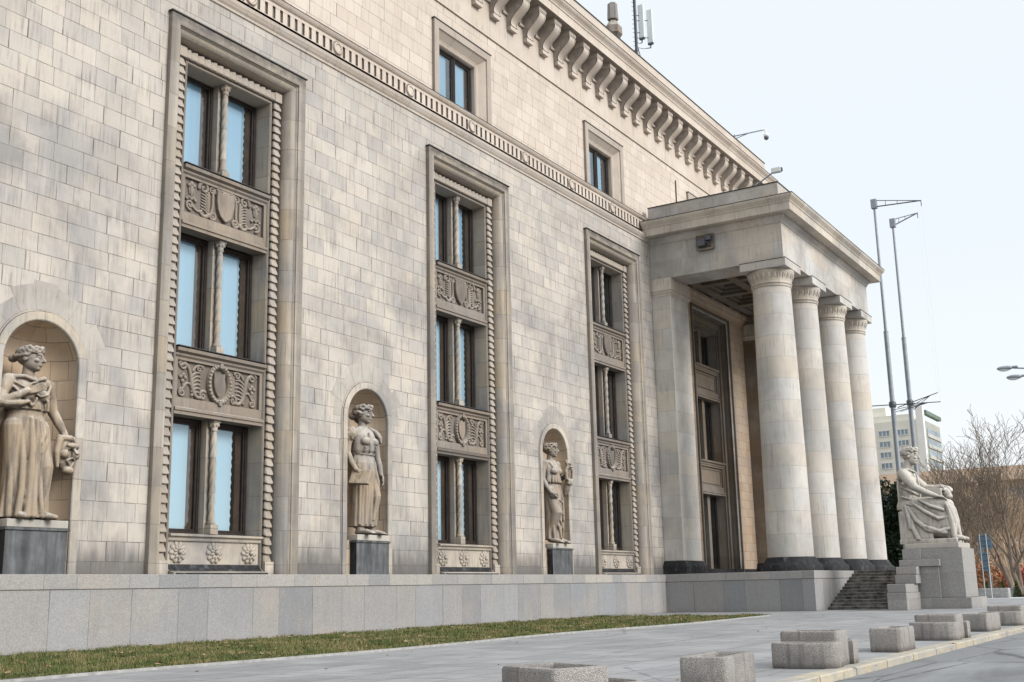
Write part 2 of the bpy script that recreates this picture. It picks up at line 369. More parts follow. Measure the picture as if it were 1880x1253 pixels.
def pavement_mat():
    N = NT('concrete_paving'); P = N.pos()
    br = N.n('ShaderNodeTexBrick'); br.offset = .5; N.l(N.mapping(P,(1,1,1),(.3,.28,0)), br.inputs['Vector'])
    br.inputs['Color1'].default_value = (0,0,0,1); br.inputs['Color2'].default_value = (1,1,1,1); br.inputs['Mortar'].default_value = (.5,.5,.5,1)
    br.inputs['Scale'].default_value = 1; br.inputs['Brick Width'].default_value = 1.0; br.inputs['Row Height'].default_value = 1.0; br.inputs['Mortar Size'].default_value = .019; br.inputs['Mortar Smooth'].default_value = .3
    col = N.ramp(br.outputs['Color'], [(0,(.25,.252,.262)),(.5,(.29,.293,.303)),(1,(.325,.328,.335))])
    a = N.noise(N.mapping(P,(.5,1.2,1)), .6, 6, .65, .5); col = N.mix(N.maprange(a,.45,.7,0,.6), col, (.17,.17,.175))
    b = N.noise(N.mapping(P,(.35,1,1),(9,3,0)), .5, 4); col = N.mix(N.maprange(b,.5,.7,0,.5), col, (.35,.355,.37))
    f = N.noise(P, 22, 5, .7); col = N.mix(.25, col, N.ramp(f,[(.3,(.15,.15,.15)),(.7,(.75,.75,.75))]), 'SOFT_LIGHT')
    col = N.mix(N.math('MULTIPLY', br.outputs['Fac'], .85), col, (.13,.125,.12))
    h = N.math('SUBTRACT', N.math('MULTIPLY', f, .4), br.outputs['Fac'])
    sp_ = N.voro(N.mapping(P,(.9,.9,1)), 1.0); col = N.mix(N.maprange(sp_, .02, .05, .6, 0), col, (.09,.09,.09))
    ck = N.voro(N.mapping(P,(.16,.4,1),(3,1,0)), 1.0, 'Distance', 'DISTANCE_TO_EDGE'); cw = N.math('ADD', ck, N.math('MULTIPLY', N.math('SUBTRACT', N.noise(P,2.1,5),.5), .05))
    col = N.mix(N.maprange(cw, .002, .007, .45, 0), col, (.09,.09,.09))
    N.bsdf(col, .8, N.bump(h,.4,.01), .35); return N.m
M['pavement'] = pavement_mat()
def road_mat():
    N = NT('worn_asphalt'); P = N.pos()
    f = N.noise(P, 40, 5, .75); a = N.noise(N.mapping(P,(.35,1.1,1)), .7, 6, .65, 1.0)
    col = N.ramp(f, [(.3,(.13,.135,.145)),(.7,(.24,.245,.255))])
    col = N.mix(N.maprange(a,.52,.66,0,.75), col, (.075,.075,.08)); b = N.noise(N.mapping(P,(.3,1,1),(4,7,0)), .8, 5)
    col = N.mix(N.maprange(b,.5,.68,0,.6), col, (.30,.31,.32))
    ck = N.voro(N.mapping(P,(.22,.55,1)), 1.0, 'Distance', 'DISTANCE_TO_EDGE'); cw = N.math('ADD', ck, N.math('MULTIPLY', N.math('SUBTRACT', N.noise(P,1.7,5),.5), .05))
    col = N.mix(N.maprange(cw, .004, .016, .8, 0), col, (.04,.04,.042))
    N.bsdf(col, N.maprange(a,.5,.66,.75,.5), N.bump(f,.5,.01), .35); return N.m
M['road'] = road_mat()
def kerb_mat():
    N = NT('yellowed_kerb_stone'); P = N.pos()
    br = N.n('ShaderNodeTexBrick'); br.offset = 0; N.l(N.comb(N.sepz(P,0), 0.5, 0), br.inputs['Vector'])
    br.inputs['Color1'].default_value = (0,0,0,1); br.inputs['Color2'].default_value = (1,1,1,1); br.inputs['Scale'].default_value = 1
    br.inputs['Brick Width'].default_value = 1.9; br.inputs['Row Height'].default_value = 4; br.inputs['Mortar Size'].default_value = .02; br.inputs['Mortar'].default_value = (.5,.5,.5,1)
    a = N.noise(N.mapping(P,(1,2,3)), 1.7, 6, .7)
    fade = N.maprange(N.noise(N.mapping(P,(.6,1,1)), 1.5, 5, .7), .40, .56, 0, 1)
    col = N.mix(fade, N.ramp(br.outputs['Color'],[(0,(.42,.36,.26)),(1,(.50,.44,.33))]), N.ramp(a,[(.35,(.26,.25,.235)),(.7,(.45,.43,.39))]))
    col = N.mix(N.maprange(a,.55,.7,0,.6), col, (.16,.15,.14)); col = N.mix(br.outputs['Fac'], col, (.10,.09,.08))
    N.bsdf(col, .8, N.bump(a,.4,.02), .3); return N.m
M['kerb'] = kerb_mat()
M['edging'] = simple('concrete_edging', (.36,.355,.345), .85, .2, var=.2, vs=5)
def grass_mat():
    N = NT('winter_grass'); P = N.pos(); a = N.noise(P, .8, 5, .65); b = N.noise(P, 9, 3)
    col = N.ramp(a, [(.36,(.055,.088,.026)),(.48,(.11,.14,.042)),(.54,(.20,.18,.075)),(.63,(.30,.24,.13))])
    col = N.mix(N.maprange(b,.4,.7,0,.7), col, (.185,.175,.085)); N.bsdf(col, .8, None, .2); return N.m
M['grass'] = grass_mat()
M['turf'] = simple('turf_soil', (.075,.075,.03), .95, .1, var=.4, vs=8, bump=.6)
def leaf_mat(name, cols, rough=.75):
    N = NT(name); P = N.pos(); w = N.n('ShaderNodeTexWhiteNoise', noise_dimensions='3D')
    q = N.n('ShaderNodeVectorMath', operation='SNAP'); N.l(P, q.inputs[0]); q.inputs[1].default_value = (.11,.11,.11); N.l(q.outputs[0], w.inputs[0])
    N.bsdf(N.ramp(w.outputs['Value'], [(i/(len(cols)-1),c) for i,c in enumerate(cols)]), rough, None, .2); return N.m
M['dry_leaf'] = leaf_mat('fallen_leaf', [(.16,.09,.05),(.30,.18,.10),(.40,.30,.20),(.22,.10,.06)])
M['brown_leaf'] = leaf_mat('beech_leaf', [(.30,.15,.075),(.42,.24,.13),(.50,.30,.17),(.34,.12,.08)])
M['red_leaf'] = leaf_mat('red_leaf', [(.34,.06,.055),(.45,.12,.09),(.50,.16,.12)])
M['yew'] = leaf_mat('evergreen_leaf', [(.010,.022,.012),(.018,.036,.018),(.035,.055,.026),(.008,.014,.01)], .6)
M['conifer'] = leaf_mat('conifer_leaf', [(.03,.06,.02),(.06,.09,.03),(.10,.11,.04)])
def bark_mat(name, a, b):
    N = NT(name); P = N.pos(); f = N.noise(N.mapping(P,(3,3,.7)), 2.5, 5, .7); N.bsdf(N.ramp(f,[(.3,a),(.7,b)]), .9, N.bump(f,.6,.03), .15); return N.m
M['bark'] = bark_mat('grey_bark', (.11,.085,.066), (.25,.20,.155))
M['bark_sunlit'] = bark_mat('sunlit_bark', (.34,.245,.17), (.56,.43,.31))  # sunlight on the far trees put into a paler bark

# ------------------------------------------------------------------ camera
R = math.radians
cam = bpy.data.cameras.new('camera'); cam.sensor_width = 36; cam.sensor_fit = 'HORIZONTAL'; cam.lens = 2112.161*36/1880; cam.clip_end = 5000; cam.clip_start = .1
co = bpy.data.objects.new('camera', cam); COL.objects.link(co)
YAW, PIT, ROL = R(58.3508), R(12.2646), R(-1.2782)
fw = Vector((math.sin(YAW)*math.cos(PIT), math.cos(YAW)*math.cos(PIT), math.sin(PIT))); r0 = Vector((math.cos(YAW), -math.sin(YAW), 0)); u0 = r0.cross(fw)
rr = r0*math.cos(ROL)+u0*math.sin(ROL); uu = -r0*math.sin(ROL)+u0*math.cos(ROL)
co.matrix_world = Matrix(((rr.x,uu.x,-fw.x,0),(rr.y,uu.y,-fw.y,-26.8327),(rr.z,uu.z,-fw.z,1.3047),(0,0,0,1)))
S.camera = co

# ------------------------------------------------------------------ the palace
HALF = 3.14; ZT = 19.68; PER = 13.91; CX0 = 26.21
BAYS = [CX0-PER, CX0, CX0+PER, CX0+2*PER]
NICHES = [19.25-PER, 19.25, 33.17, 47.1]
palace = tag(empty('palace_building'), 'monumental beige limestone palace with statue niches, tall framed windows and a columned portico', 'building')

def frame_path(cx, U, zt, z0):
    return lambda o, d: [(cx-U+o, d, z0), (cx-U+o, d, zt-o), (cx+U-o, d, zt-o), (cx+U-o, d, z0)]

# ---- walls
NR, NRO, NZ = 1.18, 1.46, 7.6
w = MB()
def wall_rect(mb, x0, x1, z0, z1, y): mb.quad((x0,y,z0),(x1,y,z0),(x1,y,z1),(x0,y,z1))
ZW0, ZW1 = 1.9, 20.95
xs = -12.0; openings = []
for b in BAYS: openings.append((b-2.74, b+2.74, ZT-.4, 'bay'))
for n_ in NICHES: openings.append((n_-NR, n_+NR, NZ, 'niche'))
openings.append((67.7-2.74, 67.7+2.74, 18.2, 'bay'))
openings.sort()
cur = -12.0
for x0, x1, zt, k in openings:
    wall_rect(w, cur, x0, ZW0, ZW1, 0); cur = x1
    if k == 'bay': wall_rect(w, x0, x1, zt, ZW1, 0)
    else:
        n_ = (x0+x1)/2; K = 24; pts = [(n_+NR*math.cos(PI-PI*i/K), NZ+NR*math.sin(PI*i/K)) for i in range(K+1)]
        for i in range(K):
            (ax,az),(bx,bz) = pts[i], pts[i+1]
            w.quad((ax,0,az),(bx,0,bz),(bx,0,ZW1),(ax,0,ZW1))
wall_rect(w, cur, 78.3, ZW0, ZW1, 0)
w.quad((78.3,0,0),(78.3,28,0),(78.3,28,ZW1),(78.3,0,ZW1)); w.quad((-12,0,0),(-12,28,0),(-12,28,ZW1),(-12,0,ZW1)); w.quad((-12,28,0),(78.3,28,0),(78.3,28,30.7),(-12,28,30.7))
w.build('wall', M['wall'], palace, recalc=False)
# dark course at the foot of the wall is in the material; the upper wall stands back 0.3 m
YU = .3
UWIN = [(CX0+PER*k+.05) for k in (-1,0,1,2,3)]
w = MB(); cur = -12.0
for c in UWIN:
    wall_rect(w, cur, c-1.9, 22.3, 27.09, YU); wall_rect(w, c-1.9, c+1.9, 26.0, 27.09, YU); cur = c+1.9
wall_rect(w, cur, 78.3, 22.3, 27.09, YU)
w.quad((78.3,YU,ZW1),(78.3,28,ZW1),(78.3,28,27.09),(78.3,YU,27.09)); w.quad((-12,YU,ZW1),(-12,28,ZW1),(-12,28,27.09),(-12,YU,27.09))
w.build('upper_wall', M['wall_upper'], palace, recalc=False)
w = MB(); wall_rect(w, -12, 78.3, 27.09, 29.9, YU-.02); w.quad((78.3,YU-.02,27.09),(78.3,28,27.09),(78.3,28,29.9),(78.3,YU-.02,29.9))
w.box(-12, 78.34, YU-.075, YU+.1, 27.03, 27.13)
w.build('frieze', M['trim_upper'], palace, recalc=False)
w = MB(); w.quad((-12,-.8,30.72),(78.3,-.8,30.72),(78.3,28,30.72),(-12,28,30.72)); w.build('roof', M['lead'], palace)

# ---- plinth
w = MB(); w.box(-12, 58.3, -.32, .2, -.1, 1.60); w.box(58.302, 77.5, -8.47, .2, -.1, 1.60)
bevel(w.build('plinth', M['granite'], palace), .012)
w = MB(); w.box(-12, 58.3, -.345, .2, 1.604, 2.0); w.box(58.28, 77.5, -8.495, .19, 1.605, 2.003)
bevel(w.build('plinth_coping', M['granite_cap'], palace), .018)

# ---- string course
w = MB()
prof = [(.0,20.84),(-.05,20.86),(-.06,20.94),(-.12,21.0),(-.19,21.12),(-.2,21.2),(-.2,21.24),(.02,21.34),(.10,21.42),(.10,21.55)]
w.strip_x(prof, -12, 78.5)
w.strip_x([(.10,22.12),(.10,22.2),(.04,22.22),(.0,22.27),(-.02,22.34),(-.02,22.38),(.32,22.44)], -12, 78.5)
w.strip_x([(.10,21.42),(.10,21.56)], -12, 78.5)
CIR0 = 31.37; CP = 4.637; FP = CP/12
# band with flutes cut as grooves, circles between
x = CIR0-CP*9; ZB0, ZB1 = 21.55, 22.12
while x < 78:
    for k in range(12):
        a = x+k*FP
        if k == 0:
            w.quad((a-FP/2,.10,ZB0),(a+FP/2,.10,ZB0),(a+FP/2,.10,ZB1),(a-FP/2,.10,ZB1))
        else:
            g = FP*.2
            for (p, q) in ((a-FP/2,a-g),(a+g,a+FP/2)): w.quad((p,.10,ZB0),(q,.10,ZB0),(q,.10,ZB1),(p,.10,ZB1))
            z0, z1 = ZB0+.04, ZB1-.05
            w.quad((a-g,.10,ZB0),(a+g,.10,ZB0),(a+g,.10,z0),(a-g,.10,z0)); w.quad((a-g,.10,z1),(a+g,.10,z1),(a+g,.10,ZB1),(a-g,.10,ZB1))
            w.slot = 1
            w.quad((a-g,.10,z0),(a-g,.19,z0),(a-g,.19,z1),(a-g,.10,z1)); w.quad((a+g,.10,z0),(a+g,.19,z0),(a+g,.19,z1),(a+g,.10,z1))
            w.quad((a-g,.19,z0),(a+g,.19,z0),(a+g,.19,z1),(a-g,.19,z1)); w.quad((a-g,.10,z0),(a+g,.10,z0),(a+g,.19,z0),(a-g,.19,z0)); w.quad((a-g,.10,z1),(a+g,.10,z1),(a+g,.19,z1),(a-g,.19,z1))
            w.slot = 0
    cc = Vector((x,.10,21.84)); ring = [(.24,0),(.24,-.05),(.21,-.075),(.175,-.075),(.165,-.03)]
    w.slot = 1  # flat dark rings painted as groove shade round each circle
    for ra, rb_ in ((.30,.235),(.17,.135)): w.rings([[(cc.x+q*math.cos(2*PI*i/28), cc.y-(.004 if ra > .2 else .034), cc.z+q*math.sin(2*PI*i/28)) for i in range(28)] for q in (ra, rb_)], False, False)
    w.slot = 0; w.add([(cc.x+.15*math.cos(2*PI*i/28), cc.y-.05, cc.z+.15*math.sin(2*PI*i/28)) for i in range(28)], [tuple(range(28))])
    rows = [[(cc.x+r_*math.cos(2*PI*i/28), cc.y+d, cc.z+r_*math.sin(2*PI*i/28)) for i in range(28)] for r_, d in ring]
    w.rings(rows, True, False)
    x += CP
w.build('string_course', [M['trim_upper'], M['flute']], palace, recalc=False)
w = MB(); w.box(-12, 78.52, -.035, .3, 22.385, 22.405); w.build('flashing', M['lead'], palace)

# ---- main cornice
w = MB()
prof = [(YU,29.78),(.12,29.84),(.12,29.86),(-.95,29.86),(-.95,30.32),(-.99,30.34),(-1.0,30.42),(-1.06,30.50),(-1.17,30.60),(-1.22,30.68),(-1.22,30.74),(-.8,30.80)]
def corn_path(o, d): return [(-12,o,d),(78.3+(YU-o),o,d),(78.3+(YU-o),28,d)]
w.slot = 1; w.sweep(prof[:4], corn_path); w.slot = 0; w.sweep(prof[3:], corn_path)  # soffit between the brackets takes the dark shade colour
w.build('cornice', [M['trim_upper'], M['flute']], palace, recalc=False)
w = MB(); w.sweep([(-.8,30.7),(-.8,31.72),(-.4,31.74)], lambda o,d: [(-12,o,d),(78.3,o,d),(78.3,28,d)]); w.build('parapet', M['trim_upper'], palace, recalc=False)
w = MB(); w.sweep([(-.4,31.725),(-.84,31.725),(-.84,31.78),(-.4,31.785)], lambda o,d: [(-12,o,d),(78.3-.8-o,o,d),(78.3-.8-o,28,d)], closed=True)
w.sweep([(-1.24,30.735),(-1.24,30.77),(-.8,30.83)], lambda o,d: [(-12,o,d),(78.3+YU-o,o,d),(78.3+YU-o,28,d)])
w.build('flashing', M['lead'], palace, recalc=False)
# modillions
def modillion_mb():
    w = MB(); W2 = .30
    # S curve: (y,z) front from bottom block to the cap
    f = []
    for i in range(15):
        t = i/14; z = 28.36+t*1.22
        y = .02 - .70*(t*t*(3-2*t)) + .075*math.sin(2*PI*t)
        f.append((y,z))
    prof = [(YU,28.36)]+f+[(YU,29.58)]
    w.extrude_x(prof, -W2, W2, caps=False); w.slot = 1
    for xx in (-W2, W2): w.add([(xx,y,z) for y,z in prof], [tuple(range(len(prof)))])
    w.slot = 0
    # raised edges on the front face
    for sx in (-1,1):
        pr = [(y-.022,z) for y,z in f]+[(y+.03,z) for y,z in reversed(f)]
        w.extrude_x(pr, sx*W2-.045 if sx>0 else -W2, W2 if sx>0 else -W2+.045)
    w.box(-W2, W2, .04, YU, 28.14, 28.33); w.box(-W2+.02, W2-.02, .06, YU, 28.33, 28.36)
    w.box(-.35,.35,-.74,YU,29.64,29.855); w.box(-.32,.32,-.71,YU,29.58,29.64)
    w.tube([(-.74,.24,28.95),(-.30,.24,28.95)], .085, 10)      # moulding between neighbours
    return w
mm = modillion_mb(); first = None
MSP = PER/9; xm = 45.98-MSP*27
k = 0
while xm < 78.4:
    if xm > 14:
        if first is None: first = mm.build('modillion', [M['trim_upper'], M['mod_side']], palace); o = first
        else: o = first.copy(); COL.objects.link(o); o.parent = palace
        o.location = (xm,0,0)
    xm += MSP

# ---- upper windows
def window_unit(cx, z0, z1, y, hw, gap, parent, blinds=(.72,.72), gaph=.0):
    """pair of sashes; frame mesh with panes and blinds as its children"""
    f = MB()
    halves = [(-hw, -gap), (gap, hw)]
    for a, b in halves:
        a += cx; b += cx; t = .085; d = .10
        f.box(a, a+t, y, y+d, z0, z1); f.box(b-t, b, y, y+d, z0, z1); f.box(a+t, b-t, y, y+d, z0, z0+t); f.box(a+t, b-t, y, y+d, z1-t*1.4, z1)
        t2 = .15; y2 = y+.04
        f.box(a+t, a+t2, y2, y+d+.02, z0+t, z1-t*1.4); f.box(b-t2, b-t, y2, y+d+.02, z0+t, z1-t*1.4)
        f.box(a+t2, b-t2, y2, y+d+.02, z0+t, z0+t2); f.box(a+t2, b-t2, y2, y+d+.02, z1-t*1.4-.07, z1-t*1.4)
    if gap < .05: f.box(cx-gap-.001, cx+gap+.001, y-.03, y+.1, z0, z1)
    fo = bevel(f.build('window', M['wood'], parent), .012, 1)
    for a, b in halves:
        a += cx+.15; b += cx-.15
        p = MB(); p.quad((a,y+.09,z0+.15),(b,y+.09,z0+.15),(b,y+.09,z1-.19),(a,y+.09,z1-.19)); p.build('pane', M['glass'], fo, recalc=False)
    for (a, b), cov in zip(halves, blinds):
        if cov <= 0: continue
        a += cx+.10; b += cx-.10; x1 = a+(b-a)*cov; zt = z1-.1; zb = z0+.1
        # smooth blind close to the pane, its right hand edge scalloped
        c = MB(); n = int((zt-zb)/.045); vs = []; fs = []
        for j in range(n+1):
            z = zb+(zt-zb)*j/n; e = -.05*abs(math.sin(j*.045/.27*PI))
            for xx, yy in ((a, .15), (a+(x1-a)*.33, .155), (a+(x1-a)*.36, .17), (x1-.08, .17), (x1+e, .17)): vs.append((xx, y+yy, z))
        for j in range(n):
            for i in range(4): fs.append((j*5+i, j*5+i+1, (j+1)*5+i+1, (j+1)*5+i))
        c.add(vs, fs, False); c.build('blind', M['curtain'], fo, recalc=False)
        # brown inner jamb where the blind stops
        q = MB(); q.box(b-.30, b+.05, y+.16, y+.5, z0, z1); q.box(x1-.02, b-.30, y+.42, y+.5, z0, z1); q.build('inner_jamb', M['wood_brown'], fo)
    return fo
for c in UWIN:
    curt = (.86,.80) if c < 50 else (.9,.62)
    w = MB()
    w.sweep([(0,YU+.01),(0,YU-.14),(.34,YU-.14),(.34,YU-.08),(.42,YU-.02),(.62,YU+.18),(.72,YU+.24),(.74,YU+.24),(.76,YU+.21),(.81,YU+.21),(.84,YU+.25),(.86,YU+.75)], frame_path(c, 2.27, 26.05, 22.42))
    w.box(c-1.41, c+1.41, YU+.2, YU+.8, 22.42, 22.5)
    s_ = bevel(w.build('window_surround', M['trim_upper'], palace, recalc=False), .001)
    s_.modifiers.clear()
    f = MB(); f.box(c-2.31, c+2.31, YU-.17, YU+.02, 26.055, 26.095); f.build('flashing', M['lead'], s_)
    window_unit(c, 22.5, 25.22, YU+.42, 1.41, .02, palace, curt)
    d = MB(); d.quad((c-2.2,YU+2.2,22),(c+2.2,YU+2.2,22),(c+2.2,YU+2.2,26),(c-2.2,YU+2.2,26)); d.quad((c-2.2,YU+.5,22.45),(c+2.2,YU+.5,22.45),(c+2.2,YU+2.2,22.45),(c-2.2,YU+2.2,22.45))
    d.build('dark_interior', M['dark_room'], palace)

w = MB(); w.tube([(64.0,.26,23.0),(64.0,.26,26.35)], .035, 6); w.build('lightning_conductor', M['lead'], palace)
# ---- ornaments
def spiral(cx, cz, r, turns, a0, sgn=1, n=26, r_end=.12):
    out = []
    for i in range(n+1):
        t = i/n; rr_ = r*(1-t)+r*r_end*t; a = a0+sgn*turns*2*PI*t
        out.append((cx+rr_*math.cos(a), cz+rr_*math.sin(a)))
    return out
def relief(mb, pts, r0, r1, y):   # tapered rounded band lying on plane y
    n = len(pts); rad = [r0+(r1-r0)*i/(n-1) for i in range(n)]
    mb.tube([(x_,y,z_) for x_,z_ in pts], rad, 8, True, True, True)
def bez(p0,p1,p2,p3,n=14):
    o = []
    for i in range(n+1):
        t = i/n; a=(1-t)**3; b=3*t*(1-t)**2; c=3*t*t*(1-t); d=t**3
        o.append((a*p0[0]+b*p1[0]+c*p2[0]+d*p3[0], a*p0[1]+b*p1[1]+c*p2[1]+d*p3[1]))
    return o
def shield_pts(sx, sz, top=True):
    pts = [(-.5,.5),(-.25,.46),(0,.52),(.25,.46),(.5,.5),(.5,.1),(.44,-.15),(.3,-.36),(.12,-.47),(0,-.52),(-.12,-.47),(-.3,-.36),(-.44,-.15),(-.5,.1)]
    return [(x_*sx, z_*sz) for x_, z_ in pts]
def plate(mb, pts, y0, y1, inset=.04):
    n = len(pts); cx = sum(p[0] for p in pts)/n; cz = sum(p[1] for p in pts)/n
    k = lambda p, q: (cx+(p[0]-cx)*q, cz+(p[1]-cz)*q)
    rows = [[(p[0],y0,p[1]) for p in pts], [(p[0],y1+.02,p[1]) for p in pts], [(k(p,1-inset)[0],y1,k(p,1-inset)[1]) for p in pts]]
    mb.rings(rows, False, True)
def ornament_upper(cx, zc, y):
    """shield between scrolled strapwork, flower baskets at the sides"""
    m = MB()
    plate(m, [(cx+a, zc+b) for a, b in shield_pts(.78,1.02)], y+.04, y-.13)
    for s in (-1,1):
        P = lambda x_, z_: (cx+s*x_, zc+z_)
        def rl(pts, a, b): relief(m, [P(*p) for p in pts], a, b, y-.02)
        rl(bez((.45,.5),(.62,.2),(.42,-.1),(.62,-.42)), .05, .06)
        rl(spiral(.56,.43,.15,1.4,PI*1.1,-1), .05,.03); rl(spiral(.5,-.42,.16,1.5,0,-1), .06,.035)
        rl(spiral(.92,.42,.22,1.4,-.2,1), .075,.04)
        # ribbed acanthus column
        for i in range(7):
            z_ = .24-.10*i; rl([(.74,z_-.05),(.86,z_+.05),(1.0,z_+.07)], .05,.03)
        rl([(.72,.3),(.70,-.1),(.72,-.46)], .06,.05); rl(bez((.72,-.46),(.82,-.6),(.95,-.55),(1.05,-.45)), .09,.05)
        rl(bez((1.0,-.38),(1.2,-.52),(1.3,-.36),(1.44,-.3)), .05,.05); rl(spiral(1.5,-.30,.17,1.4,-1.7,1), .055,.035)
        # flower basket with bell husks
        for q, r_ in (((1.46,.42),.10),((1.36,.36),.08),((1.56,.35),.08),((1.46,.28),.09)): m.ball((P(*q)[0],y-.02,P(*q)[1]), (r_,.08,r_))
        rl([(1.46,.2),(1.46,.06),(1.46,-.02)], .09,.03); rl([(1.36,.3),(1.40,.08)], .04,.03); rl([(1.56,.3),(1.52,.08)], .04,.03)
        for q in ((1.28,-.12),(1.46,-.10),(1.64,-.12),(1.38,-.06),(1.55,-.06)): m.ball((P(*q)[0],y-.02,P(*q)[1]), (.065,.07,.065))
    m.box(cx-.42, cx+.42, y-.09, y+.02, zc+.50, zc+.58)
    return m
def ornament_lower(cx, zc, y):
    """oval wreath around a small shield, leafy scrolls to either side"""
    m = MB(); n = 44
    rows = []
    for r_, d in ((1.0,.03),(1.02,-.08),(.92,-.15),(.80,-.13),(.74,-.04),(.70,.02)):
        rows.append([(cx+.50*r_*math.cos(2*PI*i/n), y+d+(.015*math.sin(i*2.1) if d<-.1 else 0), zc+.66*r_*math.sin(2*PI*i/n)) for i in range(n)])
    m.rings(rows, True, False)
    for i in range(30):
        a = 2*PI*i/30; m.ball((cx+.455*math.cos(a), y-.12, zc+.60*math.sin(a)), (.062,.05,.062), None, 8, 6)
    plate(m, [(cx+a, zc+b) for a, b in shield_pts(.48,.78)], y+.04, y-.09)
    for k_ in (-1,1): m.box(cx-.07, cx+.07, y-.18, y, zc+k_*.61-.08, zc+k_*.61+.08)
    for s in (-1,1):
        P = lambda x_, z_: (cx+s*x_, zc+z_)
        def rl(pts, a, b): relief(m, [P(*p) for p in pts], a, b, y-.02)
        rl(bez((1.62,.40),(1.36,.62),(1.22,.34),(1.16,.0)), .055,.075); rl(bez((1.16,.0),(1.12,-.36),(.98,-.62),(.72,-.50)), .085,.06)
        rl(spiral(1.52,.42,.17,1.5,.3,1), .055,.03); rl(spiral(.66,-.44,.16,1.4,2.2,-1), .06,.03)
        for i in range(6):
            z_ = .28-.125*i; rl(bez((1.12,z_-.14),(1.02,z_-.02),(.9,z_+.02),(.78,z_-.03),8), .055,.025)
        rl(spiral(.82,.40,.13,1.3,2.8,-1), .045,.03); rl(bez((1.1,.3),(1.0,.48),(.9,.55),(.66,.5)), .05,.03)
        rl(bez((1.2,-.15),(1.4,-.02),(1.45,-.3),(1.6,-.42)), .05,.045); rl(spiral(1.52,-.44,.14,1.3,1.2,-1), .05,.03)
        for q in ((1.50,.12),(1.60,.05),(1.42,.04),(1.51,-.08)): m.ball((P(*q)[0],y-.02,P(*q)[1]), (.075,.07,.075))
        rl([(1.50,-.06),(1.50,-.26)], .06,.03)
    return m
def rosette_mb(cx, zc, y, r=.34):
    m = MB(); N_ = 10
    m.ball((cx,y-.12,zc), (r*.2,.1,r*.2))
    for lay, (rad, ln, wd, dy) in enumerate(((r*.66,r*.36,r*.23,-.02),(r*.40,r*.26,r*.15,-.07))):
        for i in range(N_):
            a = 2*PI*(i+.5*lay)/N_; rot = Matrix.Rotation(-a, 3, 'Y')
            m.ball((cx+rad*math.cos(a), y+dy, zc+rad*math.sin(a)), (ln,.06,wd), rot, 10, 7)
    rows = [[(cx+r*q*math.cos(2*PI*i/30), y+d, zc+r*q*math.sin(2*PI*i/30)) for i in range(30)] for q, d in ((.95,.02),(.93,-.02),(.5,-.05))]
    m.rings(rows, True, True)
    return m
def colonnette_mb(cx, y, z0, z1, r=.095):
    m = MB()
    m.box(cx-.16, cx+.16, y-.16, y+.16, z0, z0+.30); m.box(cx-.15, cx+.15, y-.15, y+.15, z1-.10, z1)
    m.lathe([(.13,z0+.30),(.15,z0+.36),(.12,z0+.42)], (cx,y,0), 20)
    def fl(r_, a, z): return r_*(1+.13*math.cos(3*(a-z*5.2)))
    nz = int((z1-z0)*16); m.lathe([(r, z0+.42+(z1-z0-.80)*i/nz) for i in range(nz+1)], (cx,y,0), 24, flutes=fl, caps=False)
    m.lathe([(.10,z1-.38),(.135,z1-.35),(.10,z1-.32),(.12,z1-.24),(.17,z1-.12),(.17,z1-.10)], (cx,y,0), 20)
    for i in range(8):
        a = 2*PI*i/8; m.ball((cx+.14*math.cos(a), y+.14*math.sin(a), z1-.17), (.035,.035,.06), None, 6, 5)
    return m
def rope_mb(cx, U, zt, z0):
    """garland of overlapping leaf tiles following the frame"""
    m = MB(); o = .9; R0 = .19
    def tile(c, t, side, L):  # c centre start, t along, side outward direction in plane
        t = Vector(t); sd = Vector(side); c = Vector(c); yv = Vector((0,-1,0)); rows = []
        for q, rad in ((-.1,.09),(.25,.14),(.6,.185),(.86,.215),(.93,.21),(.94,.12)):
            row = []
            for i in range(9):
                a = PI*i/8; ca = math.copysign(abs(math.cos(a))**.6, math.cos(a)); sa = abs(math.sin(a))**.55
                dip = .05*(1-math.sin(a))*q
                row.append(c+t*(L*q-dip)+sd*((.10+rad*.36)*ca)+yv*(rad*.78*sa*(1-.12*math.cos(a*4)*(q>.3))))
            rows.append(row)
        vs = [p for r_ in rows for p in r_]; fs = []
        for j in range(len(rows)-1):
            for i in range(8): fs.append((j*9+i,j*9+i+1,(j+1)*9+i+1,(j+1)*9+i))
        m.add(vs, fs, False)
    y = .46; L = .285
    for sx in (-1,1):
        n_ = int((zt-o-.25-z0)/L); LL = (zt-o-.22-z0)/n_
        for i in range(n_): tile((cx+sx*(U-o), y, zt-o-.22-i*LL), (0,0,-1), (sx,0,0), LL)
    x0, x1 = cx-U+o-.2, cx+U-o+.2; n_ = int((x1-x0)/L); LL = (x1-x0)/n_
    for i in range(n_): tile((x0+i*LL, y, zt-o), (1,0,0), (0,0,1), LL)
    m.box(cx-U+o-.17, cx-U+o+.17, .30, .48, zt-o-.17, zt-o+.17); m.box(cx+U-o-.17, cx+U-o+.17, .30, .48, zt-o-.17, zt-o+.17)
    return m

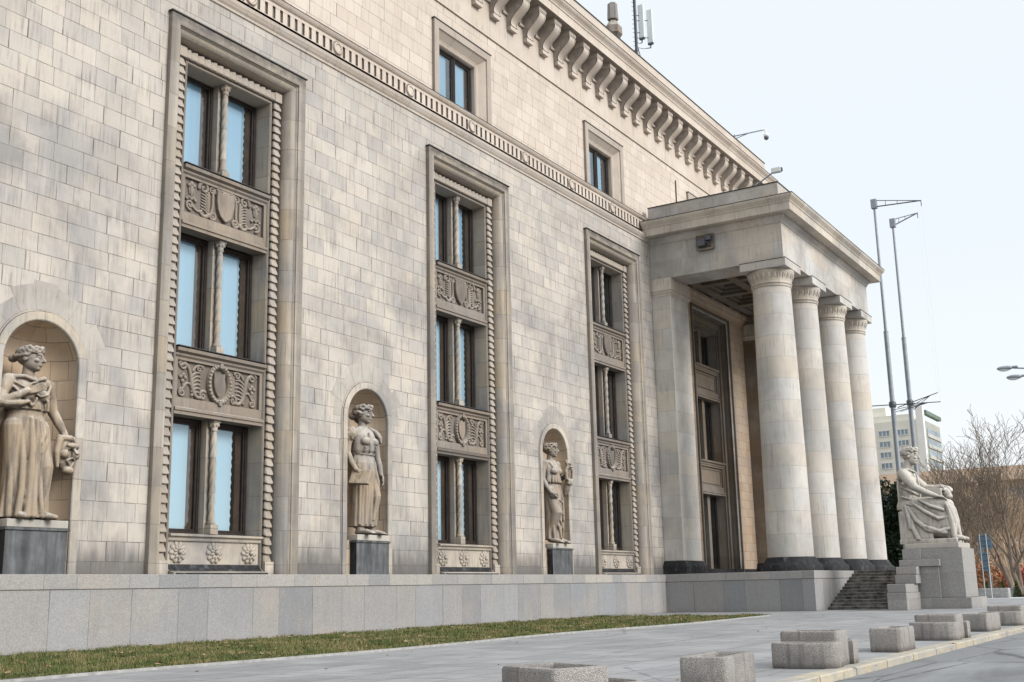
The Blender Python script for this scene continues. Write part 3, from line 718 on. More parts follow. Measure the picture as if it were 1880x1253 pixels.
LEV = [(3.26,6.90,'low'),(8.99,12.92,'mid'),(15.03,18.50,'top')]
def bay(cx, fancy=True, zt=ZT, trim='trim', curtains=((.8,.76),)*3):
    U = HALF
    w = MB()
    if fancy:
        prof = [(0,.01),(0,-.16),(.04,-.18),(.30,-.18),(.34,-.16),(.34,-.10),(.37,-.10),(.39,-.05)]
        w.sweep(prof, frame_path(cx, U, zt, 2.0)); prof = prof[-1:]
        for i in range(9):
            t = i/8*PI/2; prof.append((.40+.27*math.sin(t)*1.0, -.04+.46*(1-math.cos(t))))
        prof += [(.68,.47)]
        prof2 = [(1.12,.47),(1.12,.41),(1.15,.39),(1.19,.39),(1.21,.43),(1.27,1.3)]
    else:
        prof = [(0,.01),(0,-.10),(.12,-.10),(.12,.05),(.30,.05),(.30,.18),(.36,.18),(.36,.42),(.75,.42),(.75,.52),(.92,.52),(.92,.46),(1.12,.46),(1.12,.60),(1.27,1.3)]
    if fancy: w.slot = 2
    w.sweep(prof, frame_path(cx, U, zt, 2.0))
    if fancy:
        w.slot = 1; w.sweep([prof[-1], prof2[0]], frame_path(cx, U, zt, 2.0)); w.slot = 2; w.sweep(prof2, frame_path(cx, U, zt, 2.0)); w.slot = 0
        # block at the foot of each side of the garland
        for sx in (-1,1): w.box(cx+sx*2.24-.2, cx+sx*2.24+.2, .25, .6, 2.0, 2.42)
    s_ = w.build('window_surround', [M[trim], M['soot'], M['trim_in']], palace, recalc=False)  # slot 1: soot and recess shade in one dark colour
    if fancy:
        f = MB(); f.box(cx-U-.04, cx+U+.04, -.215, .03, zt+.004, zt+.045); f.build('flashing', M['lead'], s_)
        rope_mb(cx, U, zt, 2.36).build('rope_moulding', M['rope'], s_)
    # horizontal members between the windows
    hw = 1.92
    z_top = 18.50 if fancy else 17.55
    for (zl, zh, kind) in ((6.88,9.01,'low'),(12.90,15.05,'top')):
        m = MB(); x0, x1 = cx-hw, cx+hw
        # lintel moulding, plain course, panel field, frame, ledge
        m.extrude_x([(.92,zl),(.40,zl),(.40,zl+.10),(.36,zl+.12),(.36,zl+.20),(.44,zl+.24),(.44,zl+.26),(.92,zl+.26)], x0, x1)
        m.box(x0, x1, .46, .92, zl+.26, zl+.54)
        pz0, pz1 = zl+.54, zl+1.80
        m.slot = 1; m.quad((x0,.558,pz0),(x1,.558,pz0),(x1,.558,pz1),(x0,.558,pz1)); m.slot = 0      # field, soot and recess shade in its colour
        m.box(x0, x0+.13, .455, .56, pz0, pz1); m.box(x1-.13, x1, .455, .56, pz0, pz1); m.box(x0+.13, x1-.13, .455, .56, pz1-.08, pz1)
        m.extrude_x([(.92,pz1),(.45,pz1),(.40,pz1+.06),(.40,pz1+.12),(.30,pz1+.18),(.28,pz1+.28),(.92,pz1+.32)], x0-.02, x1+.02)
        if not fancy:
            for (a, b, c_, d_) in ((x0+.3,x1-.3,pz0+.15,pz0+.2),(x0+.3,x1-.3,pz1-.25,pz1-.2),(x0+.3,x0+.35,pz0+.2,pz1-.25),(x1-.35,x1-.3,pz0+.2,pz1-.25)): m.box(a,b,.51,.56,c_,d_)
        po = m.build('carved_panel' if fancy else 'plain_panel', [M['carved'], M['soot']] if fancy else [M['brown'], M['brown']], palace)  # fancy slot 1: soot and recess shade in one dark colour
        if fancy:
            fn = ornament_upper if kind == 'top' else ornament_lower
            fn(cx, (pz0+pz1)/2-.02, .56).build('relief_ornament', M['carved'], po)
            f = MB(); f.box(x0-.03, x1+.03, .265, .9, pz1+.322, pz1+.345); f.build('flashing', M['lead'], po)
    if fancy:
        m = MB(); x0, x1 = cx-hw, cx+hw
        m.box(x0, x1, .46, .95, 2.33, 3.02)
        m.extrude_x([(.95,3.02),(.40,3.02),(.38,3.06),(.38,3.12),(.28,3.16),(.27,3.22),(.95,3.28)], x0-.03, x1+.03)
        m.extrude_x([(.46,2.33),(.40,2.22),(.28,2.12),(.02,2.06),(.02,2.0),(.95,2.0),(.95,2.33)], x0-.08, x1+.08)
        po = m.build('rosette_panel', M['trim'], palace)
        m = MB(); m.extrude_x([(.44,2.315),(.385,2.215),(.265,2.115),(.01,2.055),(.01,2.004),(.3,2.004)], x0-.02, x1+.02); m.build('wet_ledge', M['black'], po)
        for dx in (-1.52,-.02,1.48): rosette_mb(cx+dx, 2.68, .46).build('rosette', M['trim'], po)
    else:
        m = MB(); m.box(cx-hw, cx+hw, .4, .95, 2.0, 2.3); m.build('window_sill', M['brown'], palace)
    for z0, z1, kind in LEV:
        if not fancy and kind == 'top': z1 = z_top
        if not fancy and kind == 'low': z0 = 2.3
        fo = window_unit(cx, z0+.02, z1-.01, 1.02, 1.87, .2, palace, curtains[('low','mid','top').index(kind)])
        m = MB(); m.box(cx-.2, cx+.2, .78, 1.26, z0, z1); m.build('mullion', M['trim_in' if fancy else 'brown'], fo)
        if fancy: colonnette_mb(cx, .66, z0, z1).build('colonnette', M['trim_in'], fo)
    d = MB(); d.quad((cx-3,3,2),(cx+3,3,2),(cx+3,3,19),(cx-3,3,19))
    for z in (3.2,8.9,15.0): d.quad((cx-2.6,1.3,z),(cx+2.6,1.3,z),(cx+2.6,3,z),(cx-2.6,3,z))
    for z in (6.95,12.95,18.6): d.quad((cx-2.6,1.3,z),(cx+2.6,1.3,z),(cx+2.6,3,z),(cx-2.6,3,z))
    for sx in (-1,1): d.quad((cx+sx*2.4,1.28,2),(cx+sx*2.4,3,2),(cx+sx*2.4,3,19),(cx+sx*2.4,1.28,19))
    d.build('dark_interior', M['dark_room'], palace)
bay(BAYS[1], curtains=((.9,.72),(.9,.78),(.9,.80)))
bay(BAYS[2], curtains=((.86,.56),(.88,.68),(.88,.66)))
bay(BAYS[3], curtains=((.3,.0),(.3,.45),(.0,.0)))
bay(67.7, False, 18.5, 'brown', ((0,0),)*3)
# the bay left of the frame: plain surround only
w = MB(); w.sweep([(0,.01),(0,-.16),(.34,-.16),(.40,-.04),(.68,.45),(1.2,.42),(1.27,1.3)], frame_path(BAYS[0], HALF, ZT, 2.0)); w.build('window_surround', M['trim'], palace, recalc=False)
for z0, z1, k in LEV: window_unit(BAYS[0], z0, z1, 1.02, 1.87, .2, palace, (.7,.7))
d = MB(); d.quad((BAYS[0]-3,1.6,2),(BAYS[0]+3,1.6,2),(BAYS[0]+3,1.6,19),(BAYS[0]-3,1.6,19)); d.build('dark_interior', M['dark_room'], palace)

# ---- niches
def niche(cx):
    m = MB(); K = 24; D = 1.12; vs = []; us = []; fs = []
    zs = [3.2+ (NZ-3.2)*i/8 for i in range(9)]
    for z in zs:
        for i in range(K+1):
            a = PI-PI*i/K; vs.append((cx+NR*math.cos(a), D*math.sin(a), z)); us.append((cx-NR*a*.97, z))
    for q in range(1,13):
        t = q/12*PI/2
        for i in range(K+1):
            a = PI-PI*i/K; r_ = NR*math.cos(t)
            vs.append((cx+r_*math.cos(a), D*math.cos(t)*math.sin(a), NZ+NR*math.sin(t))); us.append((cx-NR*a*.97, NZ+NR*t))
    nr = len(zs)+12
    for j in range(nr-1):
        for i in range(K): fs.append((j*(K+1)+i, j*(K+1)+i+1, (j+1)*(K+1)+i+1, (j+1)*(K+1)+i))
    m.add(vs, fs, True, us)
    vs = [(cx+NR*math.cos(PI-PI*i/K), D*math.sin(PI*i/K), 3.2) for i in range(K+1)]; m.add(vs, [tuple(range(K+1))])
    m.quad((cx-NR,0,2),(cx+NR,0,2),(cx+NR,0,3.2),(cx-NR,0,3.2))
    no = m.build('niche', M['niche'], palace, recalc=False)
    # archivolt: band around the opening running down to the plinth
    m = MB()
    def pth(o, d):
        r_ = NR+o; p = [(cx-r_,d,2.0)]
        p += [(cx+r_*math.cos(PI-PI*i/28), d, NZ+r_*math.sin(PI*i/28)) for i in range(29)]
        return p+[(cx+r_,d,2.0)]
    m.sweep([(-.005,.06),(-.005,-.05),(.02,-.075),(.22,-.075),(.235,-.06),(.235,-.02),(.255,-.035),(.285,-.035),(.30,.0)], pth)
    m.build('archivolt', M['trim'], no, recalc=False)
    # voussoirs radiating round the head
    m = MB(); n_ = 9; r0_, g = NR+.31, .012
    for i in range(n_):
        a0, a1 = PI*i/n_+g/2, PI*(i+1)/n_-g/2; ro = 1.93 if i % 2 == 0 else 2.2
        if i == n_//2: ro = 2.3
        aa = [a0+(a1-a0)*t/5 for t in range(6)]
        inn = [(cx+r0_*math.cos(a), NZ+r0_*math.sin(a)) for a in aa]
        outp = [(cx+ro*math.cos(a1), NZ+ro*math.sin(a1)), (cx+ro*math.cos(a0), NZ+ro*math.sin(a0))]
        pts = inn+outp; m.rings([[(p[0],.02,p[1]) for p in pts],[(p[0],-.006,p[1]) for p in pts]], False, True)
    m.build('voussoir_ring', M['voussoir'], no)
for c in NICHES: niche(c)

# ---- portico
PX0, PX1, PYF = 58.95, 76.05, -7.91
w = MB()
# entablature ring: outer face, soffit, inner face
TH = 2.1
def ent_path(o, z): return [(PX0+o,0,z),(PX0+o,PYF+o,z),(PX1-o,PYF+o,z),(PX1-o,0,z)]
w.sweep([(0,20.70),(0,19.72),(.0,18.65),(TH,18.65),(TH,19.5)], ent_path)
# bed mould
w.sweep([(0,20.66),(-.05,20.70),(-.07,20.78),(-.14,20.90),(-.22,20.98),(-.24,21.06),(-.24,21.10)], ent_path)
ent = w.build('entablature', M['portico'], palace, recalc=False)
# floodlight recess marked by a darker block
w = MB()
w.sweep([(-.24,21.10),(-.80,21.08),(-.80,21.50),(-.84,21.53),(-.86,21.60),(-.93,21.68),(-1.02,21.78),(-1.05,21.86),(-1.05,21.92),(-.0,22.15)], ent_path)
w.build('portico_cornice', M['portico_trim'], palace, recalc=False)
w = MB(); w.sweep([(0.05,22.0),(0.05,23.02),(.5,23.03)], ent_path); w.quad((PX0+.4,0,22.6),(PX1-.4,0,22.6),(PX1-.4,PYF+.4,22.6),(PX0+.4,PYF+.4,22.6)); w.build('portico_parapet', M['portico'], palace, recalc=False)
w = MB(); w.sweep([(.5,23.02),(.01,23.02),(.01,23.07),(.5,23.075)], ent_path, closed=True); w.sweep([(-1.07,21.915),(-1.07,21.945),(-.0,22.17)], ent_path)
w.build('flashing', M['lead'], palace, recalc=False)
# coffered ceiling with a wall cornice
w = MB(); x0, x1, y0, y1 = PX0+TH, PX1-TH, PYF+TH, -.0
zc = 19.3
nx, ny = 4, 2; bw_ = .55
cw = (x1-x0-bw_*(nx+1))/nx; ch = (y1-.5-y0-bw_*(ny+1))/ny
w.quad((x0,y0,zc+.62),(x1,y0,zc+.62),(x1,y1,zc+.62),(x0,y1,zc+.62))
for i in range(nx+1): a = x0+i*(cw+bw_); w.box(a, a+bw_, y0, y1, zc, zc+.6)
for j in range(ny+1):
    b = y0+j*(ch+bw_)
    for i in range(nx): a = x0+bw_+i*(cw+bw_); w.box(a, a+cw, b, b+bw_, zc+.002, zc+.6)
for i in range(nx):
    for j in range(ny):
        a = x0+bw_+i*(cw+bw_); b = y0+bw_+j*(ch+bw_)
        for k_, (ins, dz) in enumerate(((.22,.2),(.5,.38))):
            w.box(a, a+ins, b, b+ch, zc+dz, zc+.61); w.box(a+cw-ins, a+cw, b, b+ch, zc+dz, zc+.61); w.box(a+ins, a+cw-ins, b, b+ins, zc+dz, zc+.61); w.box(a+ins, a+cw-ins, b+ch-ins, b+ch, zc+dz, zc+.61)
        cx_, cy_ = a+cw/2, b+ch/2
        for q in range(8):
            an = 2*PI*q/8; w.ball((cx_+.36*math.cos(an), cy_+.36*math.sin(an), zc+.60), (.24,.12,.07), Matrix.Rotation(an,3,'Z'), 8, 6)
        w.ball((cx_,cy_,zc+.58), (.16,.16,.1))
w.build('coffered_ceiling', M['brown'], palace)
w = MB(); w.extrude_x([(0,18.5),(-.08,18.5),(-.10,18.72),(-.22,18.85),(-.30,19.05),(-.34,19.12),(-.34,19.30),(0,19.30)], PX0+TH, PX1-TH)
w.build('porch_cornice', M['portico_in'], palace)
# inner porch wall sheet (warmer stone) 4 mm proud of the main wall
w = MB(); wall_rect(w, 61.0, 67.7-3.13, 2.0, 18.5, -.006); wall_rect(w, 67.7+3.13, 74.0, 2.0, 18.5, -.006); w.build('porch_wall', M['portico_in'], palace, recalc=False)
w = MB(); w.box(61.5, 73.6, -.03, -.004, 2.0, 2.35); w.build('dark_skirting', M['black'], palace)
# antae
for xa0, xa1 in ((PX0,61.5),(73.5,PX1)):
    w = MB(); w.box(xa0, xa1, -1.16, 0, 2.72, 17.62)
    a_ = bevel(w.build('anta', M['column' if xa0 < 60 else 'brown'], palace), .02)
    w = MB()
    def ap(o, z): return [(xa0-o,0,z),(xa0-o,-1.16-o,z),(xa1+o,-1.16-o,z),(xa1+o,0,z)]
    w.sweep([(0,17.58),(.03,17.62),(.04,17.70),(.12,17.82),(.14,17.88),(.10,17.90),(.13,17.92),(.13,18.645),(-.5,18.645)], ap)
    w.build('anta_capital', M['portico_trim'], a_, recalc=False)
    w = MB(); w.sweep([(0,2.72),(.06,2.72),(.10,2.66),(.18,2.52),(.22,2.40),(.22,2.0)], ap); w.build('anta_base', M['black'], a_, recalc=False)
# columns
def column(cx, cy):
    m = MB(); rb, rt = 1.20, 1.035; z0, z1 = 2.72, 17.30; prof = []
    for i in range(25):
        t = i/24; prof.append((rb+(rt-rb)*(t*.75+.25*t*t), z0+(z1-z0)*t))
    m.lathe(prof, (cx,cy,0), 64, caps=False)
    c = m.build('column', M['column'], palace, recalc=False)
    m = MB()
    m.lathe([(rt-.01,17.24),(rt+.045,17.27),(rt+.06,17.31),(rt+.045,17.35),(rt+.015,17.36),(rt+.03,17.39),(rt+.075,17.42),(rt+.09,17.46),(rt+.06,17.50),(rt+.06,17.54),(rt+.09,17.68),(rt+.17,17.92),(rt+.235,18.06),(rt+.25,18.14),(rt+.24,18.20)], (cx,cy,0), 64)
    for i in range(24):     # egg and leaf band
        a = 2*PI*i/24; rot = Matrix.Rotation(a,3,'Z') @ Matrix.Rotation(.38,3,'Y')
        m.ball((cx+(rt+.115)*math.cos(a), cy+(rt+.115)*math.sin(a), 17.86), (.06,.10,.19), rot, 8, 7)
        a += PI/24; m.tube([(cx+(rt+.2)*math.cos(a), cy+(rt+.2)*math.sin(a), 17.98),(cx+(rt+.11)*math.cos(a), cy+(rt+.11)*math.sin(a), 17.68)], [.035,.012], 5)
    m.build('capital', M['carved'] if False else M['portico_trim'], c)
    m = MB(); H = 1.30; m.box(cx-H, cx+H, cy-H, cy+H, 18.20, 18.648); bevel(m.build('abacus', M['portico'], c), .02)
    f = MB(); f.box(cx-H-.02, cx-1.03, cy-H-.02, cy+H, 18.64, 18.665); f.box(cx-1.03, cx+H+.02, cy-H-.02, cy-1.17, 18.64, 18.665); f.build('flashing', M['lead'], c)
    m = MB(); m.lathe([(1.62,2.0),(1.62,2.30),(1.58,2.34),(1.50,2.36),(1.42,2.46),(1.33,2.60),(1.29,2.68),(1.24,2.72),(1.20,2.73)], (cx,cy,0), 64, caps=False); m.build('column_base', M['black'], c)
for cx_ in (60.08, 64.8, 70.25, 74.95): column(cx_, -6.75)
# roof finial standing on the parapet
def finial(parent, loc):
    m = MB(); m.lathe([(1.2,-4.6),(1.2,-.3),(1.0,0),(1.0,.5),(.75,.7),(.6,1.3),(.9,1.6),(.85,1.9),(.55,2.1),(.6,2.6)], (0,0,0), 8, smooth=False)
    m.lathe([(.75,2.6),(1.15,3.0),(1.1,3.6),(.7,3.95),(.55,4.1)], (0,0,0), 6, smooth=False); m.lathe([(.5,4.1),(.72,4.25),(.62,5.6),(.3,5.75)], (0,0,0), 6, smooth=False)
    f = m.build('roof_finial', M['statue'], parent); f.location = loc; return f
fi = finial(palace, (63.75,4.0,34.75)); fi.scale = (.52,.52,.85)

# ------------------------------------------------------------------ steps beside the portico
st = MB(); n = 12; X0s, X1s = 60.25, 65.46; tr = (X1s-X0s)/(n-1); rise = 2.0/n
for i in range(n):
    x = X0s+i*tr; z = rise*(i+1)
    st.box(x, 66.6, -12.2, -8.5, max(0,z-rise)+.001 if i else -.05, z-.0015)
    st.box(x-.045, x+tr+.02, -12.2, -8.5, z-.055, z)
so = bevel(st.build('stone_steps', simple('weathered_step_stone', (.20,.19,.175), .85, .2, var=.5, vs=2.5), None), .01, 1)
tag(so, 'worn grey stone steps climbing to the portico between plinth and statue pedestal', 'steps')
w = MB(); w.box(66.602, 77.6, -12.2, -8.5, -.05, 1.995); lo = w.build('terrace', M['granite'], palace)
bevel(lo, .02)

# ------------------------------------------------------------------ statues
def remesh(o, vox, smooth=1):
    m = o.modifiers.new('remesh','REMESH'); m.mode = 'VOXEL'; m.voxel_size = vox; m.use_smooth_shade = True
    if smooth:
        q = o.modifiers.new('smooth','SMOOTH'); q.factor = .5; q.iterations = smooth
    return o
def head_mb(m, c, yaw, pitch=0, s=1.0):
    """head with face pointing -y, turned by yaw (to +x positive)"""
    rot = Matrix.Rotation(yaw,3,'Z') @ Matrix.Rotation(pitch,3,'X'); C = Vector(c)
    def T(x,y,z): return C+rot@Vector((x*s,y*s,z*s))
    def B(p, r): m.ball(T(*p), tuple(q*s for q in r), rot, 18, 12)
    B((0,.012,.03),(.078,.098,.092)); B((0,-.022,-.025),(.064,.074,.092)); B((0,-.055,-.082),(.036,.032,.03)); B((0,-.035,-.075),(.05,.045,.03))
    B((0,-.075,.045),(.055,.022,.02))       # brow
    for k in (-1,1):
        B((k*.03,-.079,.04),(.025,.016,.010)); B((k*.031,-.078,.016),(.016,.014,.011)); B((k*.042,-.066,-.015),(.022,.022,.02)); B((k*.078,.012,.0),(.012,.02,.032))
    m.tube([T(0,-.088,.035),T(0,-.104,.005),T(0,-.113,-.016)], [.010*s,.012*s,.016*s], 8, True, True, True)   # nose
    B((0,-.098,-.02),(.02,.013,.009))
    B((0,-.090,-.045),(.024,.012,.0075)); B((0,-.088,-.059),(.021,.012,.0085))     # lips
    return T, rot
def hand_mb(m, wrist, palm_dir, side_dir, nrm, s=1.0, curl=.6, left=False):
    """palm plus five separate bent fingers"""
    w_ = Vector(wrist); d = Vector(palm_dir).normalized(); sd = Vector(side_dir); sd = (sd-d*sd.dot(d)).normalized(); nv = Vector(nrm); nv = (nv-d*nv.dot(d)-sd*nv.dot(sd)).normalized()
    P = lambda a,b,c_: w_+d*(a*s)+sd*(b*s)+nv*(c_*s)
    for b in (-.028,-.009,.010,.028): m.tube([P(.0,b*.7,0),P(.045,b*.95,.002),P(.088,b,0)], [.018*s,.017*s,.013*s], 8, True, True, True)
    for b, L, r_ in ((-.031,.060,.0085),(-.010,.075,.0095),(.011,.080,.0098),(.032,.072,.0095)):
        pts = [P(.085,b,0)]; a = 0
        for k in range(3):
            a += curl*(.55 if k == 0 else .8); seg = L*(.45,.32,.26)[k]
            q = pts[-1]; pts.append(q+(d*math.cos(a)-nv*math.sin(a))*seg*s)
        m.tube(pts, [r_*1.1*s, r_*s, r_*.95*s, r_*.8*s], 8, True, True, True)
    m.tube([P(.02,.032,-.005),P(.05,.052,-.014),P(.078,.055,-.024),P(.1,.05,-.032)], [.014*s,.0125*s,.0115*s,.009*s], 8, True, True, True)
def loft(m, secs, n=72, fold=None):
    rings = []
    for (cx,cy,z,rx,ry,amp,ph) in secs:
        row = []
        for i in range(n):
            a = 2*PI*i/n; f = 1
            if amp: f = 1+amp*(math.cos(9*a+ph)*.5+math.cos(14*a-ph*1.7+1)*.35+math.cos(5*a+ph*.5+2)*.4)
            row.append((cx+rx*f*math.cos(a), cy+ry*f*math.sin(a), z))
        rings.append(row)
    m.rings(rings, True, True)
def fold(m, pts, r, kx=.95, ky=.93, y0=0):
    q = [(p[0]*kx, (p[1]-y0)*ky+y0, p[2]) for p in pts]; n = len(q)
    m.tube(q, [r*.7]+[r*1.25]*(n-2)+[r*1.3], 10, True, True, True)
def limb(m, pts, r, n=14): m.tube(pts, r, n, True, True, True)
def hair_waves(m, T, s, spec):
    for (a0, a1, tz, n_, r_) in spec:
        for i in range(n_):
            t = i/(n_-1); a = a0+(a1-a0)*t
            p = T(.083*math.sin(a), .012-.098*math.cos(a), tz+.012*math.sin(i*2.3))
            m.ball(p, (r_*s,r_*s,r_*s*.9), None, 10, 7)

def statue(name, label, loc, sc, build):
    root = empty(name, loc); root.scale = (sc*1.2,sc*1.14,sc); tag(root, label, 'statue', 'stone women in the facade niches'); build(root); return root
VOX = .0075
def muse_mask(root):
    m = MB()
    # long dress: weight on her right leg, left knee pushed forward
    loft(m, [(0.01,0,.015,.235,.185,.10,.2),(0.01,0,.05,.228,.18,.10,.25),(.01,0,.25,.205,.165,.10,.4),(.01,-.005,.48,.195,.16,.075,.6),(.005,-.005,.68,.195,.155,.05,.8),(0,0,.84,.195,.152,.025,1),(0,0,.95,.188,.145,.012,1.2),(0,0,1.06,.160,.122,.008,1.3),(0,0,1.12,.15,.115,0,1.3)])
    limb(m, [(.10,-.02,.92),(.12,-.12,.52),(.13,-.10,.30),(.14,-.08,.06)], [.11,.085,.07,.05]); limb(m, [(-.10,-.02,.92),(-.10,-.05,.52),(-.10,-.04,.1)], [.11,.09,.07])
    for pts, r_ in (([(-.03,-.15,1.0),(-.02,-.17,.7),(-.03,-.19,.3),(-.05,-.2,.03)], .026), ([(.02,-.155,1.0),(.025,-.18,.7),(.0,-.2,.3),(.0,-.22,.03)], .024), ([(.06,-.14,.98),(.075,-.17,.75),(.06,-.18,.45),(.07,-.2,.2),(.10,-.2,.03)], .02),
                    ([(-.10,-.12,.92),(-.10,-.16,.6),(-.10,-.17,.3),(-.13,-.18,.03)], .022), ([(-.16,-.06,.8),(-.17,-.1,.45),(-.18,-.12,.03)], .022), ([(.17,-.04,.9),(.19,-.09,.6),(.19,-.1,.3),(.2,-.1,.03)], .02), ([(.11,-.12,.95),(.10,-.16,.85),(.05,-.18,.76)], .016), ([(.16,-.08,.92),(.13,-.15,.78),(.06,-.185,.66)], .016)):
        fold(m, pts, r_)
    # torso, breasts, overfold
    loft(m, [(0,0,1.04,.162,.125,.02,0),(0,-.005,1.12,.155,.122,.02,.5),(0,-.01,1.22,.172,.13,.012,1),(0,0,1.32,.185,.118,0,0),(0,.01,1.385,.185,.095,0,0),(0,.015,1.43,.12,.075,0,0),(0,.015,1.45,.07,.06,0,0)])
    for k in (-1,1): m.ball((k*.075,-.105,1.235), (.072,.062,.068))
    loft(m, [(0,0,1.09,.182,.145,.09,.3),(0,0,1.14,.178,.142,.05,.4),(0,0,1.2,.165,.13,.0,.5)], 72)
    for pts in ([(-.16,-.06,1.36),(-.06,-.14,1.28),(.02,-.17,1.22),(.09,-.16,1.25),(.17,-.08,1.36)], [(-.18,-.05,1.33),(-.1,-.13,1.2),(-.05,-.16,1.12)], [(-.02,-.17,1.2),(-.04,-.165,1.13)], [(.1,-.16,1.19),(.11,-.15,1.09)]): m.tube(pts, .014, 8, True, True, True)
    # cloak over the shoulders
    m.tube([(-.20,.03,1.36),(-.17,-.03,1.42),(-.08,-.08,1.425),(0,-.12,1.385),(.07,-.09,1.42),(.14,-.02,1.445),(.17,.05,1.42)], [.04,.03,.022,.018,.02,.028,.03], 10, True, True, True)
    loft(m, [(-.02,.10,.3,.2,.05,.1,0),(0,.09,.9,.22,.06,.06,.5),(0,.08,1.3,.2,.06,.03,1),(0,.06,1.42,.14,.05,0,1)])
    limb(m, [(0,.015,1.41),(.0,.0,1.49),(.0,-.005,1.55)], [.062,.052,.05])
    # arms
    limb(m, [(-.185,.0,1.385),(-.255,-.03,1.25),(-.285,-.07,1.13)], [.068,.056,.05]); limb(m, [(-.285,-.07,1.13),(-.2,-.15,1.2),(-.115,-.175,1.262)], [.05,.042,.032])
    hand_mb(m, (-.115,-.175,1.262), (.9,-.05,.38), (0,.15,1), (0,1,.2), 1.05, .25)
    m.tube([(-.3,-.05,1.15),(-.26,-.12,1.12),(-.18,-.16,1.13),(-.09,-.16,1.16)], [.05,.04,.035,.02], 10, True, True, True)
    limb(m, [(.185,.0,1.385),(.235,.01,1.24),(.262,-.0,1.12)], [.066,.055,.047]); limb(m, [(.262,0,1.12),(.30,-.05,.99),(.325,-.10,.885)], [.047,.041,.03])
    hand_mb(m, (.325,-.10,.885), (.18,-.55,-.80), (-.9,-.35,0), (.2,-.8,.55), 1.05, .35)
    # feet
    for x_, y_, dx in ((.135,-.17,.03),(-.09,-.15,-.02)): m.tube([(x_,y_+.1,.04),(x_+dx*.5,y_,.035),(x_+dx,y_-.09,.02)], [.045,.042,.028], 10, True, True, True)
    T, rot = head_mb(m, (0,-.015,1.62), .62, .02, 1.1)
    remesh(m.build('body', M['statue'], root, recalc=False), VOX, 1)
    h = MB(); h.ball(T(0,.03,.055), (.088,.098,.082), rot, 16, 12); hair_waves(h, T, 1, ((-1.7,1.7,.075,15,.022),(-1.9,1.9,.052,13,.017),(-1.5,1.5,.10,13,.022))); h.ball(T(0,.135,.01), (.04,.042,.042)); h.tube([T(-.08,.0,.03),T(-.06,.09,.02),T(0,.12,.01),T(.06,.09,.02),T(.08,0,.03)], .025, 8, True, True, True)
    remesh(h.build('hair', M['statue'], root, recalc=False), .008)
    k = MB(); c = Vector((.325,-.175,.68)); ry = Matrix.Rotation(.30,3,'Z')
    def K(x,y,z): return c+ry@Vector((x*1.45,y*1.4,z*1.6))
    def B(p,r): k.ball(K(*p), (r[0]*1.45,r[1]*1.4,r[2]*1.6), ry, 14, 10)
    B((0,.03,.0),(.078,.05,.115)); B((0,-.03,.045),(.055,.022,.02)); k.tube([K(0,-.02,.045),K(0,-.06,-.005)], [.012,.02], 8, True, True, True)
    for s_ in (-1,1): B((s_*.034,-.018,.028),(.016,.016,.012)); B((s_*.05,-.01,-.01),(.026,.026,.03)); k.tube([K(s_*.065,.02,.08),K(s_*.085,.02,.0),K(s_*.075,.02,-.09)], [.03,.026,.016], 8, True, True, True)
    k.tube([K(-.03,-.02,-.045),K(0,-.032,-.03),K(.03,-.02,-.045)], .010, 8, True, True, True); k.tube([K(-.032,-.015,-.05),K(0,-.02,-.088),K(.032,-.015,-.05)], .012, 8, True, True, True); B((0,0,-.11),(.04,.035,.03))
    for i in range(7): B((-.06+.02*i,-.005+.01*abs(i-3),.095),(.018,.022,.022))
    remesh(k.build('theatre_mask', M['statue'], root, recalc=False), .007)
